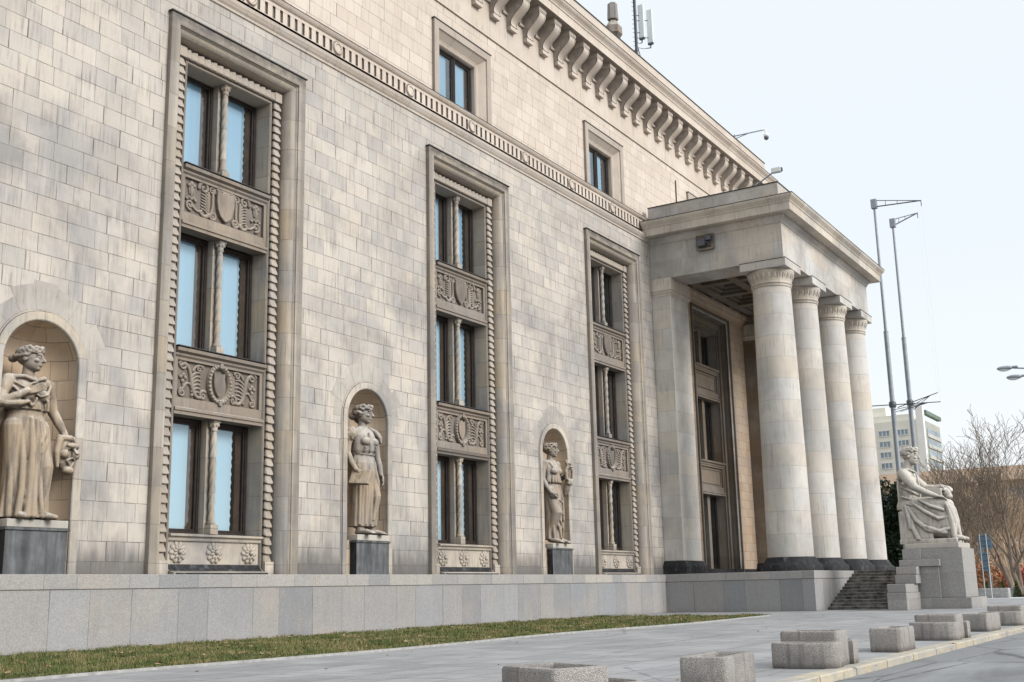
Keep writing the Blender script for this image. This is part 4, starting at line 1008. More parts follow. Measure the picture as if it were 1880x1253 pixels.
def scholar(root):
    m = MB()
    loft(m, [(-.01,0,.11,.165,.125,.10,.2),(-.01,0,.16,.165,.125,.10,.25),(-.01,-.005,.4,.165,.13,.08,.5),(-.005,-.01,.62,.172,.14,.06,.7),(0,-.005,.82,.185,.15,.04,1),(0,0,.95,.182,.142,.035,1.2),(0,0,1.04,.152,.12,.03,1.4),(0,0,1.08,.145,.112,0,1.4)])
    limb(m, [(.09,-.01,.9),(.10,-.09,.52),(.10,-.03,.15)], [.1,.085,.07]); limb(m, [(-.09,-.01,.9),(-.09,-.03,.5),(-.09,-.01,.15)], [.1,.08,.07])
    for pts, r_ in (([(.0,-.13,.98),(.01,-.14,.6),(.0,-.13,.14)], .018), ([(-.05,-.125,.98),(-.08,-.14,.6),(-.07,-.12,.14)], .015), ([(.08,-.12,1.0),(.13,-.15,.7),(.15,-.12,.4),(.14,-.09,.13)], .016), ([(.04,-.14,.8),(.07,-.17,.5),(.05,-.14,.2)], .015), ([(-.12,-.08,.95),(-.15,-.1,.6),(-.14,-.08,.14)], .015)): fold(m, pts, r_)
    m.tube([(-.15,0,1.07),(-.1,-.09,1.068),(0,-.125,1.065),(.1,-.09,1.068),(.15,0,1.07),(.1,.09,1.07),(0,.12,1.07),(-.1,.09,1.07),(-.15,0,1.07)], .014, 8)
    loft(m, [(0,0,1.07,.155,.125,.02,0),(0,-.005,1.12,.168,.138,.03,.5),(0,-.01,1.22,.178,.138,.02,1),(0,0,1.32,.185,.118,0,0),(0,.01,1.385,.185,.095,0,0),(0,.015,1.43,.12,.075,0,0),(0,.015,1.455,.07,.06,0,0)])
    for k in (-1,1): m.ball((k*.073,-.105,1.235), (.07,.058,.066))
    for pts in ([(-.03,-.15,1.1),(-.03,-.155,1.2),(-.02,-.12,1.36)], [(.07,-.14,1.1),(.06,-.16,1.17)], [(-.1,-.12,1.1),(-.1,-.14,1.16)]): m.tube(pts, .011, 8, True, True, True)
    limb(m, [(0,.015,1.41),(0,0,1.49),(0,-.005,1.55)], [.06,.05,.05])
    # puff sleeves and arms
    for k in (-1,1):
        m.ball((k*.215,.0,1.33), (.078,.082,.10), None, 18, 12)
        for i in range(7): a = 2*PI*i/7; m.tube([(k*.2+.03*math.cos(a),.03*math.sin(a),1.42),(k*.222+.075*math.cos(a),.078*math.sin(a),1.33),(k*.232+.055*math.cos(a),.055*math.sin(a),1.255)], .014, 8, True, True, True)
    limb(m, [(-.225,0,1.3),(-.25,.01,1.18),(-.265,.0,1.08)], [.05,.047,.042]); limb(m, [(-.265,0,1.08),(-.255,-.06,.94),(-.235,-.11,.84)], [.042,.038,.03])
    hand_mb(m, (-.235,-.11,.84), (.25,-.35,-.9), (0,-1,.1), (-1,0,0), 1.05, .5)
    limb(m, [(.225,0,1.3),(.25,.01,1.18),(.262,.0,1.06)], [.05,.047,.042]); limb(m, [(.262,0,1.06),(.275,-.03,.93),(.272,-.05,.82)], [.042,.038,.03])
    hand_mb(m, (.272,-.05,.82), (.0,-.15,-1), (-.2,-1,0), (1,0,0), 1.05, .35)
    for x_, y_, dx in ((.11,-.10,.02),(-.08,-.14,-.02)):
        m.tube([(x_,y_+.1,.12),(x_,y_+.09,.05)], [.05,.045], 10, True, True, True); m.tube([(x_,y_+.12,.04),(x_+dx*.5,y_,.035),(x_+dx,y_-.10,.02)], [.045,.042,.028], 10, True, True, True)
        for i in range(5): m.tube([(x_+dx-.03+.015*i,y_-.09,.022),(x_+dx-.034+.017*i,y_-.135+.006*abs(i-2),.014)], .010, 7, True, True, True)
    T, rot = head_mb(m, (0,-.01,1.615), .42, .03, 1.08)
    remesh(m.build('body', M['statue'], root, recalc=False), VOX, 1)
    h = MB(); h.ball(T(0,.03,.055), (.092,.10,.085), rot, 16, 12); hair_waves(h, T, 1, ((-1.9,1.9,.07,13,.026),(-1.5,1.5,.10,11,.026),(-2.3,-1.5,.02,6,.026),(1.5,2.3,.02,6,.026))); h.ball(T(0,.11,-.01), (.07,.05,.06))
    h.tube([T(.04,.09,-.06),(.10,.03,1.46),(.15,-.07,1.39),(.18,-.11,1.31),(.19,-.12,1.24)], [.025,.03,.032,.03,.015], 10, True, True, True)
    remesh(h.build('hair', M['statue'], root, recalc=False), .008)
    b = MB(); rot2 = Matrix.Rotation(.35,4,'Y') @ Matrix.Rotation(.25,4,'Z'); 
    vs = [Matrix.Translation((-.225,-.16,.74)) @ rot2 @ Vector(p) for p in ((-.03,-.13,-.10),(.03,-.13,-.10),(.03,.11,-.10),(-.03,.11,-.10),(-.03,-.13,.10),(.03,-.13,.10),(.03,.11,.10),(-.03,.11,.10))]
    b.add(vs, [(0,3,2,1),(4,5,6,7),(0,1,5,4),(1,2,6,5),(2,3,7,6),(3,0,4,7)]); bevel(b.build('book', M['statue'], root), .008)
def lyre_woman(root):
    m = MB()
    loft(m, [(.0,0,.07,.18,.14,.10,.2),(.0,0,.12,.18,.14,.10,.25),(.01,0,.3,.172,.14,.10,.4),(.01,-.01,.5,.172,.145,.08,.7),(.005,-.005,.72,.18,.148,.05,.9),(0,0,.88,.182,.145,.03,1),(0,0,.98,.172,.13,.02,1.2),(0,0,1.06,.15,.115,.01,1.3),(0,0,1.1,.145,.11,0,1.3)])
    limb(m, [(.09,-.01,.92),(.09,-.05,.52),(.09,-.03,.12)], [.1,.082,.07]); limb(m, [(-.09,-.02,.92),(-.08,-.14,.52),(-.09,-.06,.28),(-.1,-.04,.1)], [.105,.085,.07,.055])
    for pts, r_ in (([(-.15,-.08,.86),(-.02,-.17,.74),(.1,-.15,.7),(.16,-.08,.74)], .015), ([(-.14,-.12,.8),(.0,-.17,.6),(.1,-.15,.5),(.16,-.06,.5)], .017), ([(-.1,-.17,.52),(.0,-.16,.38),(.1,-.14,.25),(.14,-.1,.1)], .018), ([(-.1,-.15,.45),(-.06,-.16,.3),(.02,-.15,.1)], .018), ([(-.13,-.12,.4),(-.14,-.12,.2),(-.12,-.12,.08)], .016),
                    ([(.12,-.1,1.0),(.14,-.13,.7),(.15,-.12,.35),(.15,-.1,.08)], .016), ([(.05,-.14,1.0),(.1,-.16,.75),(.12,-.15,.4)], .014)): fold(m, pts, r_)
    loft(m, [(0,0,1.03,.168,.135,.10,.3),(0,0,1.08,.175,.142,.09,.3),(0,-.005,1.16,.165,.135,.05,.4),(0,-.01,1.24,.172,.13,.02,1),(0,0,1.32,.18,.115,0,0),(0,.01,1.385,.175,.092,0,0),(0,.015,1.43,.115,.072,0,0),(0,.015,1.455,.07,.06,0,0)])
    for k in (-1,1): m.ball((k*.073,-.105,1.24), (.07,.058,.066)); m.tube([(k*.09,-.12,1.29),(k*.11,-.06,1.39),(k*.12,.02,1.43)], .018, 8, True, True, True)
    for i in range(8): a = -2.6+i*.3; m.tube([(.15*math.cos(a),.135*math.sin(a),1.18),(.175*math.cos(a),.15*math.sin(a),1.05)], [.008,.017], 8, True, True, True)
    limb(m, [(0,.015,1.41),(0,0,1.49),(0,-.005,1.55)], [.06,.05,.05])
    limb(m, [(-.18,.0,1.385),(-.235,-.0,1.25),(-.255,-.01,1.11)], [.064,.054,.046]); limb(m, [(-.255,-.01,1.11),(-.24,-.07,.97),(-.205,-.125,.86)], [.045,.04,.03])
    hand_mb(m, (-.205,-.125,.86), (.45,-.3,-.8), (.3,-.9,.2), (-.8,-.2,-.3), 1.05, .9)
    limb(m, [(.18,.0,1.385),(.235,-.0,1.25),(.24,-.04,1.14)], [.064,.052,.045]); limb(m, [(.24,-.04,1.14),(.225,-.12,1.17),(.205,-.175,1.22)], [.043,.038,.03])
    hand_mb(m, (.205,-.175,1.22), (.0,-.3,.95), (-1,0,0), (0,1,.3), 1.05, .9)
    loft(m, [(-.1,.11,.15,.13,.05,.12,0),(-.08,.10,.7,.15,.06,.1,.6),(-.02,.09,1.2,.2,.05,.05,1),(0,.07,1.42,.2,.04,0,1)])
    for k in (-1,1): m.tube([(k*.1,.06,1.42),(k*.19,.05,1.45),(k*.26,.06,1.43)], [.03,.035,.02], 8, True, True, True)
    for x_, y_, dx in ((.1,-.12,.02),(-.1,-.15,-.02)):
        m.tube([(x_,y_+.12,.07),(x_+dx*.5,y_,.045),(x_+dx,y_-.09,.022)], [.05,.042,.028], 10, True, True, True)
        for i in range(5): m.tube([(x_+dx-.03+.015*i,y_-.08,.022),(x_+dx-.034+.017*i,y_-.125+.006*abs(i-2),.014)], .010, 7, True, True, True)
    T, rot = head_mb(m, (0,-.01,1.615), .60, -.03, 1.08)
    remesh(m.build('body', M['statue'], root, recalc=False), VOX, 1)
    h = MB(); h.ball(T(0,.03,.055), (.09,.10,.083), rot, 16, 12); hair_waves(h, T, 1, ((-1.9,1.9,.065,14,.023),(-1.5,1.5,.095,12,.024),(-2.4,-1.4,.025,7,.023),(1.4,2.4,.025,7,.023))); h.ball(T(0,.12,.03), (.05,.05,.05))
    remesh(h.build('hair', M['statue'], root, recalc=False), .008)
    l = MB()
    for s_ in (-1,1): l.tube([(.225+s_*.02,-.20,1.06),(.225+s_*.085,-.20,1.12),(.225+s_*.095,-.20,1.24),(.225+s_*.055,-.20,1.34),(.225+s_*.085,-.20,1.43)], [.03,.028,.024,.02,.022], 10, True, True, True)
    l.ball((.225,-.20,1.06), (.075,.035,.06)); l.tube([(.135,-.20,1.40),(.315,-.20,1.40)], .014, 8, True, True, True)
    for i in range(5): l.tube([(.185+.02*i,-.20,1.06),(.185+.02*i,-.20,1.4)], .005, 6)
    l.tube([(.215,-.18,1.08),(.23,-.14,.95),(.22,-.12,.86)], [.05,.055,.03], 10, True, True, True)
    remesh(l.build('lyre', M['statue'], root, recalc=False), .007)
ST = [('muse_statue','stone woman in classical robes resting her hand on a theatre mask, in the left niche',19.02,muse_mask,2.64,.20),
      ('scholar_statue','stone woman in a puff sleeved blouse holding a book, in the middle niche',33.08,scholar,2.73,.15),
      ('lyre_statue','stone woman in a sleeveless gathered dress holding a lyre, in the right niche',46.95,lyre_woman,2.68,.15)]
for nm, lb, x_, fn, sc, y_ in ST: statue('niche_statue', lb, (x_,y_,3.405), sc, fn)
wh = ['the woman with the theatre mask','the woman with the book','the woman with the lyre']
for i, c in enumerate(NICHES[1:]):
    p = empty('statue_pedestal', (c,0,2.0)); tag(p, 'dark streaked stone block with pale top slab under '+wh[i], 'pedestal', 'pedestals under the niche statues')
    m = MB(); m.box(-.93,.93,-.30,.06,.0,1.17); m.slot = 1; m.quad((-.934,-.29,0),(-.934,.06,0),(-.934,.06,1.12),(-.934,-.29,1.12)); b = m.build('block', [M['ped_dark'], M['black']], p, recalc=False)  # left side painted black for the shadow it stands in
    m = MB(); m.box(-.98,.98,-.345,.06,1.12,1.185); bevel(m.build('block_top', M['ped_dark'], p), .01)
    m = MB(); m.box(-.92,.92,-.33,.85,1.19,1.40); bevel(m.build('slab', M['slab'], p), .02)

# ---- seated statue
def seated(root):
    m = MB()
    m.box(-.24,.24,-.30,.16,-.02,.44); m.box(-.25,.25,-.62,.17,-.03,.035)
    # legs under a draped skirt
    for k in (-1,1):
        limb(m, [(k*.10,.03,.52),(k*.115,-.25,.535),(k*.12,-.47,.53)], [.125,.105,.085], 18); limb(m, [(k*.12,-.47,.53),(k*.12,-.50,.30),(k*.12,-.53,.08)], [.085,.075,.055], 18)
        m.tube([(k*.12,-.50,.06),(k*.125,-.60,.045),(k*.13,-.69,.028)], [.05,.045,.03], 12, True, True, True)
    rings = []
    for (yc, z0_, z1_, hw_) in ((.10,.10,.60,.20),(0,.03,.64,.235),(-.15,.02,.645,.24),(-.30,.02,.64,.235),(-.42,.02,.635,.225),(-.50,.02,.61,.215),(-.56,.02,.50,.19),(-.60,.02,.3,.16)):
        row = []
        for i in range(40):
            a = 2*PI*i/40; q = .035*math.sin(a*7+yc*16)*(1 if math.sin(a) < .3 else .3)
            cx_ = math.copysign(abs(math.cos(a))**.6, math.cos(a)); cz_ = math.copysign(abs(math.sin(a))**.6, math.sin(a))
            row.append((hw_*cx_*(1+q), yc+.02*math.sin(a*5), (z0_+z1_)/2+(z1_-z0_)/2*cz_*(1+q*.3)))
        rings.append(row)
    m.rings(rings, True, True)
    for pts, r_ in (([(-.24,.02,.5),(-.27,-.1,.3),(-.26,-.25,.16),(-.22,-.5,.12)], .026), ([(-.24,-.05,.56),(-.28,-.25,.42),(-.25,-.42,.32),(-.2,-.55,.34)], .024), ([(-.25,.0,.42),(-.275,-.2,.22),(-.25,-.42,.14),(-.2,-.57,.18)], .024), ([(-.24,-.15,.6),(-.265,-.33,.5),(-.24,-.5,.44)], .02), ([(-.24,-.02,.36),(-.26,-.04,.2),(-.25,-.1,.05)], .03), ([(-.24,.06,.52),(-.265,.02,.36),(-.25,.0,.2)], .025),
                    ([(-.22,-.56,.5),(-.2,-.6,.3),(-.18,-.62,.06)], .03), ([(0,-.58,.5),(0,-.63,.25),(0,-.66,.05)], .03), ([(.2,-.56,.5),(.2,-.6,.3),(.2,-.62,.06)], .03)): fold(m, pts, r_)
    # torso in a loose belted tunic
    loft(m, [(0,.03,.47,.215,.19,.03,.2),(0,.03,.53,.222,.19,.04,.3),(0,.04,.62,.185,.15,.03,.5),(0,.05,.70,.178,.142,.02,.8),(0,.055,.82,.19,.14,.015,1),(0,.055,.93,.20,.13,0,0),(0,.055,1.0,.198,.108,0,0),(0,.05,1.05,.13,.085,0,0),(0,.045,1.08,.075,.066,0,0)])
    for k in (-1,1): m.ball((k*.08,-.045,.885), (.08,.06,.07)); m.ball((k*.2,.05,.97), (.085,.09,.085), None, 16, 10)
    for pts in ([(-.19,.05,.86),(-.15,-.08,.8),(-.05,-.12,.76)], [(-.2,.1,.8),(-.17,-.05,.72),(-.06,-.1,.68)], [(-.21,.1,.66),(-.19,-.05,.60),(-.08,-.12,.58)], [(-.02,-.1,1.0),(-.03,-.13,.8),(-.02,-.12,.62)], [(-.2,.12,.95),(-.2,.14,.8),(-.2,.14,.6)], [(-.22,.02,.55),(-.23,-.12,.5),(-.2,-.2,.52)]): m.tube(pts, .015, 8, True, True, True)
    m.tube([(-.1,-.03,1.05),(0,-.08,1.02),(.1,-.03,1.05)], .016, 8, True, True, True)
    limb(m, [(0,.045,1.05),(0,.015,1.13),(0,0,1.18)], [.07,.06,.06])
    # right arm straight down to the thigh, left arm on an object on the knee
    limb(m, [(-.215,.05,.985),(-.25,-.04,.87),(-.265,-.11,.78)], [.082,.072,.058]); limb(m, [(-.265,-.11,.78),(-.235,-.25,.70),(-.19,-.375,.645)], [.056,.047,.034])
    m.tube([(-.27,.05,.84),(-.22,-.06,.83)], .02, 8, True, True, True)
    hand_mb(m, (-.19,-.375,.645), (.25,-.9,-.25), (.9,.2,0), (0,.2,1), 1.15, .35)
    limb(m, [(.215,.05,.985),(.26,-.06,.88),(.275,-.15,.80)], [.08,.07,.056]); limb(m, [(.275,-.15,.80),(.245,-.29,.79),(.2,-.40,.80)], [.055,.046,.034])
    hand_mb(m, (.2,-.40,.80), (-.3,-.9,-.15), (-.9,.3,0), (0,-.1,1), 1.15, .6)
    T, rot = head_mb(m, (0,-.03,1.255), .05, .06, 1.12)
    remesh(m.build('body', M['statue_pale'], root, recalc=False), .0075, 2)
    h = MB(); h.ball(T(0,.025,.05), (.098,.112,.095), rot, 16, 12); hair_waves(h, T, 1.12, ((-1.6,1.6,.075,13,.02),(-1.5,1.5,.10,11,.022),(-2.2,-1.5,.03,5,.02),(1.5,2.2,.03,5,.02)))
    remesh(h.build('hair', M['statue_pale'], root, recalc=False), .008)
    b = MB(); b.box(.0,.2,-.42,-.22,.64,.77); b.ball((.13,-.475,.70), (.075,.06,.075)); b.ball((.13,-.49,.65), (.06,.06,.05)); b.tube([(.06,-.45,.74),(.13,-.47,.77),(.2,-.45,.74)], .022, 8, True, True, True); b.box(.02,.2,-.44,-.2,.615,.655)
    remesh(b.build('carved_block', M['statue_pale'], root, recalc=False), .008)
se = empty('seated_statue', (61.95,-12.78,3.30)); se.scale = (3.52,3.52,3.52)
tag(se, 'pale stone seated figure in a loose tunic, hands on its knees, facing the street', 'statue'); seated(se)
gp = empty('granite_pedestal', (60.5,-13.5,0)); tag(gp, 'stepped grey granite pedestal beside the portico steps carrying the seated figure', 'pedestal')
def blk(name, x0,x1,y0,y1,z0,z1, mat='granite_ped'):
    m = MB(); m.box(x0,x1,y0,y1,z0,z1); o = bevel(m.build(name, M[mat], gp), .02); o.matrix_parent_inverse = Matrix.Translation((-60.5,13.5,0)); return o
blk('step_block', 57.5,62.6,-13.12,-12.2,-.05,.82); blk('step_block', 57.6,60.1,-13.10,-12.22,.824,1.235)
blk('step_block', 59.3,63.0,-13.22,-12.205,1.239,1.65); blk('step_block', 59.6,63.0,-13.20,-12.21,1.654,2.06)
blk('base', 60.3,64.4,-15.50,-13.0,-.05,.52); blk('shaft', 60.5,63.6,-15.25,-13.25,.524,2.93); blk('shoulder_block', 60.2,63.4,-14.2,-12.25,2.065,2.40) 
blk('shoulder_block', 60.4,63.4,-13.29,-12.4,2.404,2.93); blk('shoulder_block', 60.35,63.4,-14.1,-13.0,.525,2.06); blk('plate', 60.6,63.5,-15.1,-12.5,2.934,3.20,'slab')

# ------------------------------------------------------------------ ground
def sheet(name, x0,x1,y0,y1,z, mat, kind='structure'):
    m = MB(); m.quad((x0,y0,z),(x1,y0,z),(x1,y1,z),(x0,y1,z)); o = m.build(name, mat); 
    tag(o, kind=kind); return o
sheet('ground', -1500,2500,-2000,2000,-.16, simple('dry_ground', (.20,.165,.12), .95, .1, var=.3, vs=.4))
sheet('road', -60,1200,-60,-21.42,-.125, M['road'])
m = MB(); m.box(-40,93,-21.10,-.2,-.15,0.0); o = m.build('pavement', M['pavement']); tag(o, kind='structure')
m = MB(); m.box(93.0,116,-21.10,20,-.15,-.004); o = m.build('plaza', simple('sunlit_plaza_paving', (.55,.56,.57), .8, .2, var=.08)); tag(o, kind='structure')  # sunlight on the far paving put into this paler colour
m = MB()
m.extrude_x([(-21.42,-.15),(-21.42,-.015),(-21.40,.004),(-21.10,.006),(-21.10,-.15)], -40, 116); o = m.build('kerb', M['kerb']); tag(o, kind='structure')
m = MB(); m.box(-20,50.2,-.62,-.321,-.05,.035); o = bevel(m.build('wall_footing', M['edging']), .01); tag(o, kind='structure')
def gy(x): return -9.3-.25*math.sin(x*.35)
m = MB(); N_ = 60; vs = []; fs = []
for i in range(N_+1):
    x = -20+(49.6+20)*i/N_; vs += [(x,gy(x)-.10,.0),(x,gy(x)-.10,.045),(x,gy(x),.05),(x,gy(x),.0)]
for i in range(N_):
    for k in range(3): fs.append((i*4+k,i*4+k+1,i*4+5+k,i*4+4+k))
m.add(vs, fs); o = m.build('lawn_edging', M['edging']); tag(o, kind='structure')
m = MB(); vs = []; fs = []
for i in range(N_+1):
    x = -20+(49.6+20)*i/N_; vs += [(x,gy(x)+.002,.03),(x,-.62,.03)]
for i in range(N_): fs.append((i*2,i*2+1,i*2+3,i*2+2))
m.add(vs, fs); o = m.build('lawn_soil', M['turf']); tag(o, kind='structure')
g = MB(); r_ = random.Random(3); vs = []; fs = []
for i in range(120000):
    x = 10+40*(r_.random()**1.35); y = gy(x)+.04+(-.66-gy(x)-.04)*(r_.random()**1.25)
    if mnoise.noise((x*.9,y*1.6,3)) < -.18 and r_.random() < .85: continue
    a = r_.random()*PI; h = r_.uniform(.03,.09)*(1.5 if mnoise.noise((x*.8,y*1.3,0)) > .15 else .7); wd = .009+.0004*(x-10); lx, ly = r_.uniform(-.05,.05), r_.uniform(-.05,.05)
    b = len(vs); dx, dy = wd*math.cos(a), wd*math.sin(a); vs += [(x-dx,y-dy,.028),(x+dx,y+dy,.028),(x+lx,y+ly,.03+h)]; fs.append((b,b+1,b+2))
me = bpy.data.meshes.new('grass'); me.from_pydata(vs, [], fs); me.materials.append(M['grass']); o = bpy.data.objects.new('grass', me); COL.objects.link(o)
tag(o, 'short patchy winter grass along the foot of the facade', 'grass', kind='stuff')
def leaf_litter(name, n, xr, yr, mat, label, cat, seed, size=(.05,.11), z=.05):
    r_ = random.Random(seed); vs = []; fs = []
    for i in range(n):
        x = r_.uniform(*xr); y = yr(x, r_) ; s = r_.uniform(*size); a = r_.random()*6.3; t = r_.uniform(-.5,.5)
        c_, d = math.cos(a)*s, math.sin(a)*s; b = len(vs); zz = z+r_.uniform(0,.03)
        vs += [(x-c_,y-d,zz),(x-d*.6,y+c_*.6,zz+s*.35*t),(x+c_,y+d,zz+.01),(x+d*.6,y-c_*.6,zz+s*.4)]; fs.append((b,b+1,b+2,b+3))
    me = bpy.data.meshes.new(name); me.from_pydata(vs, [], fs); me.materials.append(mat); o = bpy.data.objects.new(name, me); COL.objects.link(o); tag(o, label, cat, kind='stuff')
leaf_litter('fallen_leaves', 420, (10,49), lambda x,r: r.uniform(gy(x)+.1,-.5) if r.random() < .7 else r.uniform(-.9,-.4), M['dry_leaf'], 'dry fallen leaves scattered over the grass strip', 'leaves', 5, (.03,.09))
leaf_litter('fallen_leaves', 260, (11,54), lambda x,r: -.36-abs(r.gauss(0,.10)) if mnoise.noise((x*1.7,3,1)) > .05 else -.40, M['dry_leaf'], 'dark dry leaves drifted in clumps against the granite wall foot', 'leaves', 9, (.03,.07), .035)
leaf_litter('fallen_leaves', 60, (14,60), lambda x,r: -21.5-abs(r.gauss(0,.15)) if r.random()<.6 else r.uniform(-21,-10), M['dry_leaf'], 'few dry leaves on the pavement and along the kerb gutter', 'leaves', 6, (.03,.06), .008-.0)

# ------------------------------------------------------------------ planters
def rect_ring(hx, hy, r, z, n=5, q=1.0):
    pts = []
    for (sx, sy, a0) in ((1,1,0),(-1,1,PI/2),(-1,-1,PI),(1,-1,1.5*PI)):
        for i in range(n+1):
            a = a0+PI/2*i/n; pts.append((sx*(hx-r)+r*math.cos(a), sy*(hy-r)+r*math.sin(a), z))
    return pts
def planter_box(lx, ly, h):
    m = MB(); hx, hy = lx/2, ly/2; r = .07; t = .10
    m.rings([rect_ring(hx-.012,hy-.012,r,0), rect_ring(hx,hy,r,.02), rect_ring(hx,hy,r,h-.035), rect_ring(hx-.012,hy-.012,r,h-.008), rect_ring(hx-.04,hy-.04,r,h), rect_ring(hx-t+.02,hy-t+.02,.05,h), rect_ring(hx-t,hy-t,.05,h-.03), rect_ring(hx-t,hy-t,.05,h-.3)], True, False)
    s = MB(); s.add([(p[0],p[1],h-.17) for p in rect_ring(hx-t,hy-t,.05,0)], [tuple(range(24))])
    return m, s
def half_ring(hx, hy, z, ins=0, n=14):
    # flat side towards +x, rounded towards -x
    pts = [(hx-ins, hy-ins, z)]
    for i in range(n+1):
        a = PI/2+PI*i/n; cx_ = -hx*.15; pts.append((cx_+(hx*.85-ins)*math.copysign(abs(math.cos(a))**.75,math.cos(a)), (hy-ins)*math.copysign(abs(math.sin(a))**.75,math.sin(a)), z))
    pts.append((hx-ins, -hy+ins, z)); return pts
def planter_half(lx, ly, h):
    m = MB(); hx, hy = lx/2, ly/2; t = .10
    m.rings([half_ring(hx,hy,0,.012), half_ring(hx,hy,.02), half_ring(hx,hy,h-.035), half_ring(hx,hy,h-.008,.012), half_ring(hx,hy,h,.04), half_ring(hx,hy,h,t-.02), half_ring(hx,hy,h-.03,t), half_ring(hx,hy,h-.3,t)], True, False)
    s = MB(); q = half_ring(hx,hy,h-.15,t); s.add(q, [tuple(range(len(q)))])
    return m, s
def planter(kind, lx, ly, h, loc, rz, label):
    m, s = (planter_box if kind == 'box' else planter_half)(lx, ly, h)
    root = empty('concrete_planter', loc, rz); tag(root, label, 'planter', 'concrete planters along the kerb')
    b = m.build('shell', M['planter'], root); sm = b.modifiers.new('es','EDGE_SPLIT'); sm.split_angle = .7
    s.build('soil', M['soil'], root)
    return root
CL = [(10.15,'nearest group at the bottom edge'),(19.35,'foreground group beside the kerb'),(28.75,'group before the seated figure'),(37.9,'farthest group at right edge')]
for i, (cx_, wh_) in enumerate(CL):
    cy_ = -20.68; rz = R(-24) if i == 0 else R((2,-1,1)[i-1])
    if i == 0: cx_, cy_ = 10.48, -20.80
    P_ = lambda dx, dy: (cx_+dx*math.cos(rz)-dy*math.sin(rz), cy_+dx*math.sin(rz)+dy*math.cos(rz), 0)
    planter('half', .56, 1.06, .40, P_(-.63,0), rz, 'low round concrete planter, near side of the '+wh_)
    planter('box', .70, .96, .56, P_(0,.02), rz, 'tall square concrete planter, middle of the '+wh_)
    planter('half', .52, 1.0, .39, P_(.61,-.02), rz+PI, 'low round concrete planter, far side of the '+wh_)
planter('box', 1.30, .62, .46, (14.35,-20.98,0), R(5), 'pale free standing rectangular concrete planter nearest the camera at the bottom edge')
planter('box', 1.45, .58, .45, (23.85,-20.80,0), R(2), 'single rectangular concrete planter standing between two planter groups at mid distance')
planter('box', 1.40, .66, .46, (33.55,-20.72,0), R(-4), 'single rectangular concrete planter between the two farthest planter groups')

# ------------------------------------------------------------------ flagpoles
def flagpole(x, y, H, label, arm_top, arm_low, zl, zj):
    root = empty('flagpole', (x,y,0)); tag(root, label, 'flagpole', 'tall flagpoles behind the portico')
    m = MB(); m.tube([(0,0,0),(0,0,zj)], [.165,.155], 14); m.tube([(0,0,zj-.02),(0,0,zj+.1)], [.165,.165], 14); m.tube([(0,0,zj),(0,0,H)], [.105,.08], 14); m.build('pole', M['steel'], root)
    m = MB(); m.box(-.19,.19,-.19,.19,H,H+.65); m.build('pole_head', M['steel'], root)
    m = MB(); d = Vector(arm_top); b0 = Vector((0,0,H+.6)); b1 = Vector((0,0,H+.12)); tip = Vector((d.x,d.y,H+.4+d.z))
    m.tube([b0,tip],.03,8); m.tube([b1,tip],.045,8)
    for t in (.25,.5,.75): m.tube([b0.lerp(tip,t), b1.lerp(tip,t)], .02, 6)
    m.tube([tip, tip+Vector((0,0,-.4))], .03, 6); m.build('top_arm', M['dark_steel'], root)
    m = MB(); d = Vector(arm_low); c0 = Vector((0,0,zl)); tip2 = c0+d
    m.tube([c0-d*.45, tip2], [.035,.03], 8); side = Vector((-d.y,d.x,0)).normalized()*.5
    for s_ in (-1,1): m.tube([c0+side*s_+Vector((0,0,-.45)), c0+d*.7], .022, 6); m.tube([c0, c0+side*s_+Vector((0,0,-.45))], .022, 6)
    m.tube([c0+d*.15+Vector((0,0,-.5)), c0+d*.75], .022, 6); m.build('lower_arm', M['dark_steel'], root)
    m = MB(); m.lathe([(.19,zl-.2),(.24,zl-.12),(.24,zl+.16),(.19,zl+.22)], (0,0,0), 14); m.build('clamp', M['dark_steel'], root)
    m = MB(); m.tube([tip+Vector((0,0,-.4)), tip2], .005, 5); m.build('halyard', M['white_paint'], root)
flagpole(80.0,-8.0,27.3,'taller grey steel flagpole nearer the portico with a long level arm on top',(0.0,-3.2,-.45),(0.0,-3.15,-.12),13.2,18.25)
flagpole(85.0,-8.05,27.2,'grey steel flagpole farther from the portico with a short rising arm on top',(1.2,-1.6,.75),(-.6,-2.1,.45),13.95,18.7)

# ------------------------------------------------------------------ street lamp
root = empty('street_lamp', (60.5,-21.45,-.1)); tag(root, 'grey double headed street lamp reaching in from the right edge', 'street lamp')
m = MB(); m.tube([(0,0,0),(0,0,6),(0,0,11.0)], [.12,.09,.06], 12); m.build('pole', M['steel'], root)
m = MB(); m.tube([(0,0,11.0),(0,.5,11.25),(-.3,2.9,11.58)], .04, 8); m.tube([(0,0,10.9),(.2,.4,11.1),(.3,2.6,11.24)], .04, 8); m.build('arm', M['steel'], root)
for p in ((-.32,3.25,11.60),(.32,2.95,11.22)):
    m = MB(); m.ball(p, (.16,.38,.12)); m.tube([(p[0],p[1]-.55,p[2]+.02),(p[0],p[1]-.25,p[2]+.02)], .06, 8, True, True, True); h_ = m.build('lamp_head', M['steel'], root)
    m = MB(); m.ball((p[0],p[1]+.03,p[2]-.06), (.13,.28,.10)); m.build('lamp_glass', M['white_paint'], h_)

